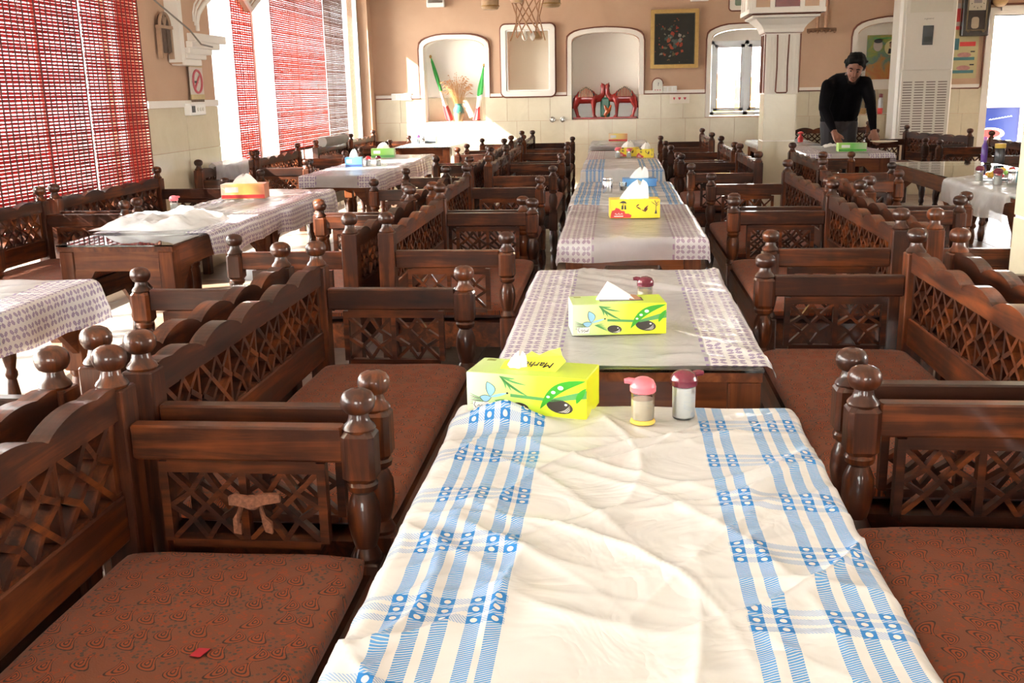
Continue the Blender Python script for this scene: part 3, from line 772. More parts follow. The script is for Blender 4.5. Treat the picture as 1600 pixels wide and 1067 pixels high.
def table(label, xc, y0, y1, w=.58):
    if tfirst[0]: t = TP; tfirst[0] = False
    else: t = copy_tree(TP)
    t.location = (xc, (y0 + y1) / 2, 0); t.scale = (w / .58, (y1 - y0) / 1.22, 1)
    return tag(t, label, 'table', 'glass topped wooden tables')
def cloth(label, xc, y0, y1, w, mat, ov=(.1, .1, .1, .1), res=.016, amp=.006, seed=0, ridges=20, bumps=(), zt=.652, sharp=False):
    """plastic sheet over a table: top x +-w/2, y0..y1, overhang (left,right,near,far)"""
    rnd = random.Random(seed); L = y1 - y0; x, y = w / 2, L / 2
    us0, us1, vs0, vs1 = -x - ov[0], x + ov[1], -y - ov[2], y + ov[3]
    nu, nv = max(8, int((us1 - us0) / res)), max(8, int((vs1 - vs0) / res))
    rs = []
    for _ in range(ridges):
        c = Vector((rnd.uniform(us0, us1), rnd.uniform(vs0, vs1))); a = rnd.uniform(0, PI) if not sharp else rnd.choice((.75, .95, 2.3, 2.6, .4, 1.3)) + rnd.uniform(-.25, .25); ln = rnd.uniform(.08, .38) if not sharp else rnd.uniform(.10, .42)
        rs.append((c, Vector((math.cos(a), math.sin(a))), ln, rnd.uniform(.008, .026) if not sharp else rnd.uniform(.005, .024), rnd.uniform(.35, 1) * amp * (1 if rnd.random() > .2 else 1.8), rnd.uniform(-3, 3)))
    V, UV = [], []
    for j in range(nv + 1):
        for i in range(nu + 1):
            u, v = us0 + (us1 - us0) * i / nu, vs0 + (vs1 - vs0) * j / nv
            p = Vector((u, v)); h = amp * .6 * (noise.noise(Vector((u * 4 + seed, v * 4, 0))) + .5) + amp * (.12 if sharp else .3) * (noise.noise(Vector((u * 13, v * 13, seed))) + .5)
            for c, d, ln, wd, am, cv in rs:
                q = p - c; s = q.dot(d)
                if abs(s) > ln: continue
                e = q.dot(Vector((-d.y, d.x))) - cv * s * s * .6
                if abs(e) > wd * 3: continue
                h += am * (math.exp(-abs(e) / wd) if sharp else math.exp(-(e / wd) ** 2)) * (1 - (s / ln) ** 2)
            for bx, by, br, ba in bumps:
                r2 = ((u - bx) / br[0]) ** 2 + ((v - by) / br[1]) ** 2
                if r2 < 9: h += ba * math.exp(-r2)
            hem = 1 + .25 * noise.noise(Vector((u * 3 + 9, v * 3, seed + 5)))
            du = (max(0, u - x) - max(0, -x - u)) * hem; dv = (max(0, v - y) - max(0, -y - v)) * hem
            R_ = .018; drop = 0; X, Y = max(-x, min(x, u)), max(-y, min(y, v))
            def bend(d):
                s = abs(d)
                if s < R_ * PI / 2: return R_ * math.sin(s / R_), R_ * (1 - math.cos(s / R_))
                return R_, R_ + s - R_ * PI / 2
            ax, az = bend(du); bx_, bz = bend(dv)
            wav = .012 * noise.noise(Vector((v * 9, 3, seed))) + .02 * noise.noise(Vector((u * 3, v * 4, seed)))
            fx = abs(du) / .1; fy = abs(dv) / .1
            X += math.copysign(ax + min(1, fx) * (wav + .012 + h * .6), du) if du else 0
            Y += math.copysign(bx_ + min(1, fy) * (wav + .012 + h * .6), dv) if dv else 0
            drop = max(az, bz) + .25 * min(az, bz)
            Z = zt - drop + (max(h, 0) * max(0, 1 - drop / .05) if drop < .05 else 0)
            V.append((X, Y, Z)); UV.append((u, v))
    F = [(j * (nu + 1) + i, j * (nu + 1) + i + 1, (j + 1) * (nu + 1) + i + 1, (j + 1) * (nu + 1) + i) for j in range(nv) for i in range(nu)]
    me = bpy.data.meshes.new('tablecloth'); me.from_pydata(V, [], F); me.materials.append(mat)
    l = me.uv_layers.new(name='UVMap'); idx = [0] * len(me.loops); me.loops.foreach_get('vertex_index', idx)
    l.data.foreach_set('uv', [k for i in idx for k in UV[i]])
    me.polygons.foreach_set('use_smooth', [True] * len(me.polygons)); me.update()
    o = link('tablecloth', me, None, (xc, (y0 + y1) / 2, 0))
    return tag(o, label, 'tablecloth', 'plastic table covers')

CX = .03
table('wooden table nearest the camera under the blue plaid sheet', .018, .66, 1.89, .60)
table('second table from the camera in the centre row, front apron showing', .04, 2.17, 3.40, .575)
table('third table of the centre row, carrying the yellow tissue box', .075, 4.20, 5.45, .575)
table('fourth table of the centre row, carrying the steel shaker and blue napkin box', .06, 5.52, 6.80, .58)
table('fifth table of the centre row, under a bright blue plaid sheet', .055, 7.95, 9.05, .60)
table('sixth table of the centre row, carrying two yellow tissue boxes', .06, 9.1, 10.35, .60)
table('last table of the centre row, against the back wall below the camels', .04, 11.35, 12.55, .62)
table('table at the left edge with a purple flowered cover', -2.07, 2.0, 3.22, .58)
table('left table with bare glass corner and bright white heaped sheet', -2.12, 4.08, 5.33, .52)
table('left table carrying the yellow and red tissue box', -2.12, 5.36, 6.52, .52)
table('left table carrying the blue tissue box near the far window', -2.12, 7.68, 8.93, .56)
table('left table carrying the green tissue box', -2.12, 8.97, 10.22, .56)
table('table in front of the flag niche at the back left', -2.20, 11.62, 12.80, .64)
table('right table laden with fruit plate and shakers under a white sheet', 2.45, 5.6, 6.8, .66)
table('bare glass topped table at the right, behind the laden one', 2.52, 6.9, 8.4, .70)
table('table where the man in black is wiping', 2.09, 9.48, 10.72, .74)
table('table left of the man, behind the white column, red bottle on it', 1.84, 11.2, 12.22, .62)

cloth('crumpled blue and white plaid plastic sheet on the nearest table', .018, .66, 1.87, .605, M['plaid'], (.10, .10, .10, .02), .005, .0068, 3, 75, bumps=((-.22, .50, (.075, .028), .042), (.02, -.60, (.12, .10), .05)), zt=.653, sharp=True)
cloth('purple flowered plastic sheet on the second table', .04, 2.19, 3.42, .58, M['floral'], (.05, .04, .004, .05), .012, .005, 5, 26)
cloth('mauve flowered plastic sheet with torn hem under the yellow tissue box', .075, 4.20, 5.43, .58, M['floral2'], (.10, .10, .10, .02), .012, .005, 6, 22)
cloth('blue plaid plastic sheet rumpled around the steel shaker', .06, 5.50, 6.82, .58, M['plaid2'], (.12, .12, .02, .10), .013, .009, 7, 30)
cloth('bright blue plaid plastic sheet on the fifth centre table', .055, 7.95, 9.05, .60, M['plaid'], (.14, .14, .12, .02), .014, .007, 8, 24)
cloth('thin clear plastic sheet under the two yellow tissue boxes', .06, 9.12, 10.37, .60, M['floral2'], (.1, .1, .02, .1), .02, .005, 9, 12)
cloth('thin plastic sheet on the last centre table', .04, 11.35, 12.55, .62, M['thin'], (.1, .1, .06, .05), .02, .005, 10, 12)
cloth('purple flowered sheet on the table at the left edge', -2.07, 2.0, 3.24, .58, M['floral'], (.1, .13, .1, .05), .014, .005, 11, 16)
cloth('white purple-edged sheet on the left table beside the bare glass corner', -2.12, 4.42, 5.33, .53, M['floral'], (.015, .12, .0, .01), .013, .006, 12, 18)
cloth('pale flowered sheet under the yellow and red tissue box', -2.12, 5.35, 6.54, .53, M['floral'], (.015, .15, .01, .05), .014, .006, 13, 18)
cloth('white purple-edged sheet under the blue tissue box', -2.12, 7.66, 8.93, .57, M['floral'], (.015, .14, .10, .01), .016, .006, 14, 18)
cloth('pale sheet with sagging corner under the green tissue box', -2.12, 8.95, 10.24, .57, M['floral'], (.015, .16, .01, .08), .016, .006, 15, 18)
cloth('pale blue-edged sheet on the back left table', -2.20, 11.60, 12.80, .65, M['plaid2'], (.012, .12, .012, .04), .02, .004, 16, 8)
cloth('white plastic sheet bulging off the laden right table', 2.45, 5.75, 6.8, .66, M['sheet'], (.16, .05, .05, .03), .016, .012, 17, 22, zt=.654)
cloth('purple flowered sheet on the table where the man works', 2.09, 9.46, 10.74, .75, M['floral'], (.12, .1, .05, .05), .018, .006, 18, 12)
cloth('thin sheet on the table behind the white column', 1.84, 11.2, 12.22, .63, M['thin'], (.06, .06, .06, .03), .025, .004, 19, 6)

# heap of white film on the left table
mb = MB(); nu, nv = 46, 46; V = []
for j in range(nv + 1):
    for i in range(nu + 1):
        a, b = -1 + 2 * i / nu, -1 + 2 * j / nv; r = math.sqrt(a * a + b * b)
        e = 1 - min(1, (abs(a) ** 3 + abs(b) ** 3) ** (1 / 3)); k = min(1, e * 3.2)
        h = .055 * k ** .6 * (.75 + .7 * noise.noise(Vector((a * 2.4, b * 2.4, 4)))) + .022 * k * abs(noise.noise(Vector((a * 6, b * 6, 8))))
        V.append((a * .26 * (1 + .12 * noise.noise(Vector((a * 2, b * 2, 1)))), b * .27 * (1 + .12 * noise.noise(Vector((a * 2, b * 2, 7)))), max(h, 0)))
mb.add(V, [(j * (nu + 1) + i, j * (nu + 1) + i + 1, (j + 1) * (nu + 1) + i + 1, (j + 1) * (nu + 1) + i) for j in range(nv) for i in range(nu)])
tag(mb.build('heaped_plastic_sheet', M['sheet'], None, True, (-2.17, 4.72, .662)), 'bright white plastic film heaped on the left table by the glass corner', 'plastic sheet')

#=====================================================================  TABLE-TOP THINGS
def gradmat(name, stops, axis=0, lo=-.12, hi=.12, rough=.35):
    t = NT(name); s = t.n('ShaderNodeSeparateXYZ', ins={0: t.obj()})
    f = t.math('DIVIDE', t.math('SUBTRACT', s.outputs[axis], lo), hi - lo)
    n = t.noise(t.obj(), 9, 2); f = t.math('ADD', f, t.math('MULTIPLY_ADD', n, .12, -.06))
    return t.done(t.bsdf(t.ramp(f, stops), rough, spec=.5))
M['gbox'] = gradmat('green_printed_card', [(.0, (.70, .78, .62)), (.3, (.62, .80, .25)), (.6, (.62, .80, .05)), (1, (.80, .84, .02))])
M['gtop'] = gradmat('green_printed_top', [(.0, (.48, .60, .28)), (.4, (.45, .68, .10)), (1, (.50, .62, .03))])
M['ybox'] = gradmat('yellow_printed_card', [(.0, (.85, .62, .03)), (.5, (.90, .72, .02)), (1, (.86, .62, .02))])
M['bbox'] = gradmat('blue_printed_card', [(.0, (.10, .28, .60)), (.5, (.12, .40, .75)), (1, (.05, .16, .45))])
M['rbox'] = gradmat('yellow_red_card', [(.0, (.80, .60, .45)), (.35, (.85, .72, .20)), (.7, (.82, .55, .15)), (1, (.6, .2, .1))])
leafc = m_('leaf_ink', (.04, .36, .02), rough=.35, vary=.25); leafd = m_('leaf_dark_ink', (.10, .34, .10), rough=.4, vary=.2)
stonec = m_('pebble_ink', (.045, .036, .032), rough=.3, vary=.3); sky_ink = m_('butterfly_ink', (.30, .58, .80), rough=.35, vary=.15); inkb = m_('ink_black', (.015, .015, .02), rough=.4)
whitec = m_('paper_white', (.85, .85, .83), rough=.7, vary=.02); redc = m_('red_ink', (.62, .04, .04), rough=.4, vary=.2)
def ell(cx, cz, a, b, n=18, rot=0.0):
    return [(cx + a * math.cos(t) * math.cos(rot) - b * math.sin(t) * math.sin(rot), cz + a * math.cos(t) * math.sin(rot) + b * math.sin(t) * math.cos(rot)) for t in [2 * PI * i / n for i in range(n)]]
def leafp(x0, z0, x1, z1, w, bend=0.0, n=8):
    a, b = Vector((x0, z0)), Vector((x1, z1)); d = b - a; q = Vector((-d.y, d.x)).normalized(); L, R = [], []
    for i in range(n + 1):
        s = i / n; c = a + d * s + q * bend * math.sin(PI * s); ww = w * math.sin(PI * s) ** .8
        L.append(c + q * ww); R.append(c - q * ww)
    return [(p.x, p.y) for p in L] + [(p.x, p.y) for p in R[1:-1][::-1]]
def decal0(name, pts2, y, mat, parent, lvl=1):
    return MB().poly([(x, y - .0003 * lvl, z) for x, z in pts2], (0, 1, 0), .00025).build(name, mat, parent)
decal = decal0
def tissue(parent, x, z, h, w, seed=0, th=.03, mat=None):
    rnd = random.Random(seed); mb = MB(); n = 22; rings = []
    for k in range(7):
        s = k / 6; ring = []
        for j in range(n):
            a = 2 * PI * j / n; r = (1 - .5 * s - .3 * s ** 6) * (1 + .16 * math.sin(3 * a + seed) * s + .12 * math.sin(7 * a + 2 * seed))
            ring.append((x + w / 2 * r * math.cos(a) + .2 * w * s * math.sin(seed), th * r * math.sin(a), z + h * (s ** .8) * (1 + .18 * math.sin(2 * a + seed) * s)))
        rings.append(ring)
    return mb.loft(rings).build('tissue', mat or whitec, parent, True)
def box_body(t, w, d, h, mat, top=None):
    MB().cbox(-w / 2, w / 2, -d / 2, d / 2, 0, h, .0012).build('carton', mat, t)
    if top: MB().box(-w / 2 + .001, w / 2 - .001, -d / 2 + .001, d / 2 - .001, h - .0002, h + .0006).build('top_print', top, t)
def green_box(label, loc, rz, torn=False, tiss=True):
    w, d, h = .235, .108, .078; dz_ = h / .092; decal = lambda nm, p2, yy, mt, pr, lv=1: decal0(nm, [(a_, b_ * dz_) for a_, b_ in p2], yy, mt, pr, lv)
    t = thing('tissue_box', label, 'tissue box', loc, rz, 'green tissue boxes'); box_body(t, w, d, h, M['gbox'], M['gtop']); y = -d / 2
    stem = [(-.03, .048), (.05, .043), (.1175, .066), (.1175, .048), (.05, .036), (-.03, .041)]
    decal('stem_print', stem, y, leafd, t)
    for k, (dx, dz, b) in enumerate(((.012, -.03, .004), (.022, -.034, .003), (.042, -.04, -.002), (.055, -.046, -.003), (.05, -.018, -.003), (.03, -.005, -.002))):
        decal('frond_print', leafp(-.052, .088, -.052 + dx * 1.1, .088 + dz, .0022, b), y, leafd, t)
    for k in range(6): decal('frond_print', leafp(-.08, .034 - .001 * k, -.112, .044 - .005 * k, .0009, .003), y, inkb if k % 2 else leafd, t)
    for k in range(5): decal('frond_print', leafp(-.062, .03, -.04 + .004 * k, .034 - .006 * k, .0012), y, leafd, t)
    decal('leaf_print', leafp(.028, .018, .1165, .088, .010, .016, 14), y, leafc, t, 2); decal('leaf_print', leafp(.098, .035, .1168, .072, .006, .002), y, leafc, t, 2)
    for x, z, r in ((.068, .069, .0055), (.054, .058, .0042), (.044, .047, .0034)): decal('dewdrop_print', ell(x, z, r, r * .85), y, whitec, t, 3)
    decal('pebble_print', ell(.066, .026, .026, .0155, rot=-.25), y, stonec, t, 1); decal('pebble_print', ell(-.012, .017, .018, .0118, rot=-.15), y, stonec, t, 1)
    for bx, bz, k in ((.066, .026, 1), (-.012, .017, .7)):
        for q in range(3): decal('pebble_vein', leafp(bx - .004 + .006 * q * k, bz - .013 * k, bx + .02 * k, bz + .004 * k - .003 * q, .0006, -.004), y, whitec, t, 2)
        decal('pebble_glint', ell(bx + .012 * k, bz + .005 * k, .0028 * k, .0024 * k), y, whitec, t, 2)
    # butterfly
    decal('butterfly_print', leafp(-.072, .037, -.036, .049, .003), y, sky_ink, t, 2); decal('butterfly_print', leafp(-.070, .038, -.076, .073, .0095, -.004), y, inkb, t, 1)
    decal('butterfly_print', leafp(-.070, .039, -.0755, .0715, .0082, -.004), y, sky_ink, t, 2); decal('butterfly_print', leafp(-.068, .036, -.092, .036, .0085, .003), y, inkb, t, 1); decal('butterfly_print', leafp(-.069, .036, -.0905, .036, .0072, .003), y, sky_ink, t, 2)
    decal('butterfly_head', ell(-.036, .049, .0022, .0022), y, inkb, t, 3)
    # white label with handwritten word
    decal('name_label', [(-.105, .006), (-.075, .006), (-.073, .025), (-.105, .024)], y, whitec, t, 2)
    mb = MB()
    for st in ([(-.1, .021), (-.103, .014), (-.099, .009)], [(-.096, .012), (-.093, .015), (-.091, .011), (-.094, .009)], [(-.091, .011), (-.087, .015), (-.085, .011), (-.088, .008)], [(-.085, .011), (-.08, .012), (-.077, .018), (-.078, .011), (-.083, .010)]): mb.tube([(x, y - .001, z) for x, z in st], .0006, 5)
    mb.build('lettering', inkb, t)
    MB().box(-w / 2 + .012, -w / 2 + .03, d / 2 - .02, d / 2 - .008, h + .0005, h + .001).build('corner_print', m_('olive_ink', (.25, .28, .06)), t)
    if torn:
        MB().poly([(-.06, -.02, h + .001), (.05, -.02, h + .001), (.062, .012, h + .014), (.05, .028, h + .02), (.045, .034, h + .034), (.02, .034, h + .026), (.004, .03, h + .018), (-.012, .034, h + .024), (-.03, .028, h + .012), (-.062, .016, h + .006)], (0, .3, .95), .0006).build('torn_flap', m_('torn_card', (.80, .80, .06), rough=.5, vary=.1), t)
        q = text('flap_lettering', 'Marhe', .023, inkb, t, Matrix.Translation((.012, -.001, h + .0085)) @ Matrix.Rotation(PI, 4, 'Z') @ Matrix.Rotation(-.38, 4, 'X'), shear=.3)
        tissue(t, -.032, h, .028, .04, 2, .016)
    elif tiss:
        MB().poly([(-.045, -.02, h + .0008), (.065, -.02, h + .0008), (.065, .02, h + .0008), (-.045, .02, h + .0008)], (0, 0, 1), .0006).build('slot', stonec, t)
        mb = MB(); mb.poly([(-.052, .0, h), (.048, -.01, h), (.0, .004, h + .03), (-.022, .01, h + .042)], (.1, .9, .2), .012); mb.build('tissue', whitec, t)
        MB().poly([(.03, -.012, h + .001), (.062, -.008, h + .001), (.05, .004, h + .01), (.036, .004, h + .012)], (0, .5, .8), .0008).build('torn_flap', m_('brown_card', (.34, .17, .10), rough=.7), t)
    return t
def yellow_box(label, loc, rz, w=.235, h=.088, big=True):
    d = .115; t = thing('tissue_box', label, 'tissue box', loc, rz, 'yellow tissue boxes'); box_body(t, w, d, h, M['ybox']); y = -d / 2; k = w / .235
    blobp = [(-.115, .002), (-.02, .002), (-.016, .014), (-.03, .022), (-.045, .022), (-.05, .034), (-.065, .036), (-.075, .046), (-.09, .05), (-.095, .04), (-.108, .036), (-.113, .02)]
    decal('red_print', [(x * k, z * h / .088) for x, z in blobp], y, redc, t)
    decal('brand_bar', [(-.098 * k, .008), (-.055 * k, .008), (-.055 * k, .012), (-.098 * k, .012)], y, whitec, t, 2)
    mb = MB()
    for st in ([(-.095, .02), (-.09, .024), (-.088, .017), (-.082, .02)], [(-.08, .018), (-.076, .026), (-.074, .018), (-.068, .02)], [(-.066, .018), (-.062, .024), (-.058, .018)]): mb.tube([(x * k, y - .001, z) for x, z in st], .0012, 5)
    mb.build('lettering', whitec, t)
    decal('umbrella_print', [(-.075 * k, .072), (-.063 * k, .08), (-.055 * k, .082), (-.046 * k, .079), (-.038 * k, .07)], y, inkb, t); decal('umbrella_print', [(-.0575 * k, .072), (-.0555 * k, .072), (-.054 * k, .045), (-.057 * k, .045)], y, inkb, t)
    for x in (-.06, -.046): decal('figure_print', [((x - .004) * k, .042), ((x + .005) * k, .042), ((x + .003) * k, .058), (x * k, .064), ((x - .003) * k, .058)], y, inkb, t)
    for a in ((.005, .055, .03, .04, .003), (.005, .055, .02, .066, .003), (.03, .04, .05, .03, .0022), (.04, .035, .062, .06, .004), (.046, .03, .06, .048, .004), (.05, .028, .045, .05, .003)): decal('branch_print', leafp(a[0] * k, a[1], a[2] * k, a[3], a[4]), y, m_('brown_ink', (.10, .02, .01)), t)
    decal('tree_print', [(.092 * k, .02), (.104 * k, .02), (.1 * k, .04), (.1 * k, .075), (.097 * k, .075), (.097 * k, .04)], y, inkb, t)
    for a in ((.098, .06, .075, .078), (.098, .062, .112, .08), (.098, .07, .09, .085), (.098, .055, .11, .066)): decal('tree_print', leafp(a[0] * k, a[1], a[2] * k, a[3], .0014), y, inkb, t)
    mb = MB(); tissue(t, .0, h, .075 if big else .05, .13 * k, 1.4 if big else .6, .028)
    return t
def plain_box(label, loc, rz, mat, dims, name='napkin_box', cat='napkin box', stripe=None, h_t=.04, seed=3):
    w, d, h = dims; t = thing(name, label, cat, loc, rz); box_body(t, w, d, h, mat); y = -d / 2
    if stripe:
        decal('print_band', [(-w / 2 + .002, .004), (w / 2 - .002, .004), (w / 2 - .002, h * .28), (-w / 2 + .002, h * .28)], y, stripe, t); decal('print_patch', [(-w * .4, h * .45), (-w * .1, h * .45), (-w * .1, h * .8), (-w * .4, h * .8)], y, whitec, t)
    if h_t: tissue(t, 0, h, h_t, w * .55, seed, .025)
    return t
def shaker(label, loc, lid, fill, rz=0.0, spout=True, fillh=.045, base=None, s=1.0):
    t = thing('spice_shaker', label, 'shaker', loc, rz, 'shakers with coloured caps'); t.scale = (s, s, s)
    MB().lathe([(.019, 0), (.0205, .003), (.021, .03), (.0212, .058), (.0205, .062)], n=10).build('jar', M['clear'], t, .5)
    MB().lathe([(.018, .002), (.0195, .004), (.0198, fillh), (.012, fillh + .002)], n=20).build('contents', fill, t, True)
    if base: MB().lathe([(.0225, 0), (.0235, .002), (.0215, .007), (.02, .008)], n=16).build('base_ring', base, t, True)
    MB().lathe([(.0215, .058), (.0235, .06), (.0238, .069), (.0228, .0705), (.0225, .073), (.019, .080), (.011, .0845), (.003, .086)], n=22).build('lid', lid, t, .6)
    if spout: MB().tube([(.015, 0, .077), (.026, 0, .079), (.034, 0, .078)], [.0065, .006, .0045], 8).build('spout', lid, t, True)
    return t
pink = m_('pink_plastic', (.80, .16, .20), rough=.3, vary=.04); maroon = m_('maroon_plastic', (.14, .018, .035), rough=.22, coat=.3, vary=.06)
salt = m_('salt', (.86, .86, .85), rough=.8, vary=.03); spice = m_('pale_spice', (.74, .62, .45), rough=.8); yel = m_('yellow_residue', (.75, .50, .08), rough=.6)
zt = .6585
green_box('green tissue box with torn flap on the nearest table', (-.155, 1.868, zt - .003), -.20, torn=True)
green_box('green tissue box with white tissue on the second table', (.005, 2.52, zt - .002), .13)
shaker('pink-capped shaker with pale spice on the nearest table', (.052, 1.775, zt), pink, spice, PI, base=yel)
shaker('maroon-capped salt shaker on the nearest table', (.128, 1.81, zt), maroon, salt, .25, fillh=.056, s=1.05)
shaker('maroon-capped shaker half hidden behind the tissue box on the second table', (.085, 2.80, zt), maroon, spice, PI)
yellow_box('bright yellow tissue box with tall tissue on the third table', (.09, 4.87, zt), .06)
yellow_box('small yellow tissue box, left one on the sixth table', (.11, 9.42, zt), .05, .20, .08, False)
yellow_box('small yellow tissue box, right one on the sixth table', (.265, 9.22, zt), -.1, .15, .075, False)
plain_box('cream and red napkin box on the last centre table', (.03, 12.2, zt), 0, M['rbox'], (.22, .11, .09), stripe=redc, h_t=0)
def tin(label, loc, r=.028, h=.085, lid=None):
    t = thing('steel_shaker', label, 'shaker', loc); MB().lathe([(r * .95, 0), (r, .003), (r, h * .8), (r * .97, h * .82), (r, h * .84), (r, h - .004), (r * .8, h), (.002, h + .002)], n=20).build('can', M['metal'], t, .6)
    MB().lathe([(r * .99, h * .95), (r * 1.03, h * .96), (r * 1.0, h * 1.02), (r * .3, h * 1.05)], n=18).build('lid', lid or M['metal'], t, .6); return t
tin('steel shaker on the fourth table, left of the blue napkin box', (-.045, 6.0, zt + .003))
plain_box('open blue napkin box with curled white napkins on the fourth table', (.15, 6.45, zt + .002), .1, M['bbox'], (.20, .12, .05), h_t=.06, seed=2.2)
t = thing('glass_cup', 'small dark glass between steel shaker and blue napkin box', 'cup', (.045, 6.1, zt + .004)); MB().lathe([(.02, 0), (.024, .05), (.022, .05), (.018, .004)], n=16).build('cup', M['clear'], t, True); MB().lathe([(.018, .004), (.021, .028), (.003, .029)], n=14).build('contents', m_('dark_spice', (.05, .03, .02)), t, True)
shaker('pink-capped shaker left of the two yellow tissue boxes', (.02, 9.2, zt), pink, salt, 0, s=1.1)
shaker('pink-capped shaker between the two yellow tissue boxes', (.12, 9.18, zt), pink, salt, 0, s=1.0)
plain_box('yellow and red tissue box on the left table', (-2.22, 5.95, zt), .12, M['rbox'], (.26, .13, .088), 'tissue_box', 'tissue box', redc, .05)
shaker('pink-capped shaker beside the heap of white film on the left table', (-2.36, 5.25, zt), pink, salt)
plain_box('blue tissue box on the left table', (-2.20, 8.5, zt), .15, M['bbox'], (.14, .12, .08), 'tissue_box', 'tissue box', m_('navy_ink', (.03, .06, .2)), .06)
shaker('red-capped shaker right of the blue tissue box', (-2.09, 8.55, zt), m_('red_plastic', (.6, .05, .06), rough=.3), salt, 0, False)
shaker('dark-capped shaker right of the red-capped one', (-2.015, 8.6, zt), maroon, salt, 0, False)
plain_box('green tissue box on the farther left table', (-2.23, 9.75, zt), .1, gradmat('leaf_green_card', [(0, (.35, .62, .12)), (.5, (.22, .55, .08)), (1, (.3, .5, .2))]), (.22, .12, .085), 'tissue_box', 'tissue box', leafd, .05)
plain_box('dark-striped napkin box on the back left table', (-2.24, 12.4, zt), 0, gradmat('striped_card', [(0, (.4, .4, .45)), (.5, (.15, .2, .22)), (1, (.6, .65, .6))]), (.14, .11, .085), stripe=inkb, h_t=0)
shaker('pink-capped jar left of the striped napkin box', (-2.38, 12.28, zt), m_('violet_plastic', (.45, .15, .5)), salt, 0, False, s=1.3)
tin('steel shaker beside the striped napkin box', (-2.31, 12.24, zt))
plain_box('green tissue box on the table where the man works', (2.16, 9.72, zt), -.02, gradmat('lime_card', [(0, (.4, .7, .15)), (.5, (.16, .55, .10)), (1, (.45, .6, .35))]), (.25, .12, .075), 'tissue_box', 'tissue box', leafc, 0)
t = thing('red_bottle', 'small red bottle on the table behind the white column', 'bottle', (2.0, 11.45, zt)); MB().lathe([(.028, 0), (.03, .05), (.012, .07), (.012, .09)], n=14).build('bottle', redc, t, True); MB().lathe([(.03, .088), (.032, .1), (.01, .112)], n=14).build('cap', redc, t, True)
# --- right table
t = thing('fruit_plate', 'plate heaped with red and yellow wrapped sweets on the right table', 'plate', (2.40, 6.55, zt + .004))
MB().lathe([(.05, 0), (.06, .004), (.15, .018), (.148, .022), (.055, .008)], n=28).build('plate', m_('clear_dish', (.75, .72, .68), rough=.15), t, True)
pk = [redc, yel, m_('orange_wrap', (.8, .28, .05), rough=.3), m_('green_wrap', (.25, .5, .1), rough=.3)]
for i in range(26):
    a = i * 2.4; r = .02 * math.sqrt(i + 1) * 1.15; sw = thing('wrapped_sweet', 'foil-wrapped sweet heaped on the plate on the right table', 'sweet', (2.40 + r * math.cos(a), 6.55 + r * math.sin(a), zt + .018 + .05 * (1 - r / .125)), a, 'sweets on the plate')
    MB().ball((0, 0, .012), .019, 10, 7, (1.2, .9, .75)).build('wrapper', pk[i % 4], sw, True)
t = thing('serving_tray', 'flat cream tray with red lid resting behind the sweets plate', 'tray', (2.66, 6.66, zt + .004)); MB().cbox(-.12, .12, -.07, .07, .0, .07, .01).build('tray', m_('cream_card', (.75, .62, .48)), t); MB().cbox(-.11, -.0, -.05, .05, .07, .085, .006).build('lid', redc, t)
shaker('maroon-capped shaker at the left end of the white sheet on the right table', (2.21, 6.48, zt + .006), maroon, salt, 0, False, s=1.1)
shaker('maroon-capped shaker next to the steel one on the right table', (2.225, 6.22, zt + .006), maroon, salt, 0, False, s=1.15)
tin('steel shaker in front of the sweets on the right table', (2.29, 6.17, zt + .008))
tin('steel shaker beside the blue napkin box on the right table', (2.50, 5.98, zt + .008))
plain_box('blue and teal napkin box on the right table', (2.47, 6.16, zt + .006), .05, gradmat('teal_card', [(0, (.2, .5, .5)), (.5, (.05, .1, .12)), (1, (.1, .35, .7))]), (.2, .12, .09), h_t=0)
t = thing('sugar_bowl', 'shiny steel bowl of brown sumac on the right table', 'bowl', (2.31, 5.93, zt + .008)); MB().lathe([(.03, 0), (.05, .008), (.06, .03), (.062, .036), (.057, .035), (.045, .012)], n=24).build('bowl', M['metal'], t, True); MB().lathe([(.05, .028), (.03, .042), (.005, .05)], n=18).build('contents', m_('sumac', (.12, .05, .03), rough=.9), t, True)
t = thing('pickle_jar', 'dark glass jar with yellow lid at the right edge behind the sweets', 'jar', (2.86, 8.0, zt)); MB().lathe([(.035, 0), (.038, .01), (.038, .10), (.03, .115)], n=18).build('jar', m_('dark_glass', (.03, .03, .035), rough=.1), t, True); MB().lathe([(.036, .112), (.038, .115), (.038, .145), (.01, .147)], n=18).build('lid', m_('yellow_lid', (.75, .5, .1)), t, .6)
t = thing('purple_bottle', 'slim purple bottle at the right edge beside the yellow-lidded jar', 'bottle', (2.79, 8.12, zt)); MB().lathe([(.022, 0), (.024, .01), (.024, .12), (.01, .15), (.01, .17)], n=16).build('bottle', m_('purple_glass', (.12, .05, .3), rough=.1), t, True); MB().lathe([(.013, .165), (.013, .19), (.004, .192)], n=12).build('cap', m_('violet_plastic', (.45, .15, .5)), t, .6)
# --- odds and ends on benches
MB_ = MB().poly([(-.012, -.008, 0), (.006, -.012, .001), (.014, .008, .003), (-.006, .012, .001)], (0, 0, 1), .0008)
tag(MB_.build('paper_scrap', m_('crimson_paper', (.45, .02, .04)), None, False, (-.60, 1.27, .4635)), 'small crimson paper scrap on the near left cushion', 'paper scrap')
rg = thing('tied_rag', 'patterned cloth ties knotted through the arm lattice of the near left bench', 'cloth tie', (-.64, 1.642, .50))
def ragstrip(pts, w):
    mb = MB(); r = []
    for i, p in enumerate(pts):
        k = .6 + .4 * math.sin(PI * (i + .5) / len(pts)); p = Vector(p)
        r.append([p + Vector((0, -.004, w * k)), p + Vector((0, .004, w * k)), p + Vector((0, .004, -w * k)), p + Vector((0, -.004, -w * k))])
    return mb.loft(r)
rm = m_('rag_print', (.22, .085, .045), rough=.9, vary=.9, scale=160)
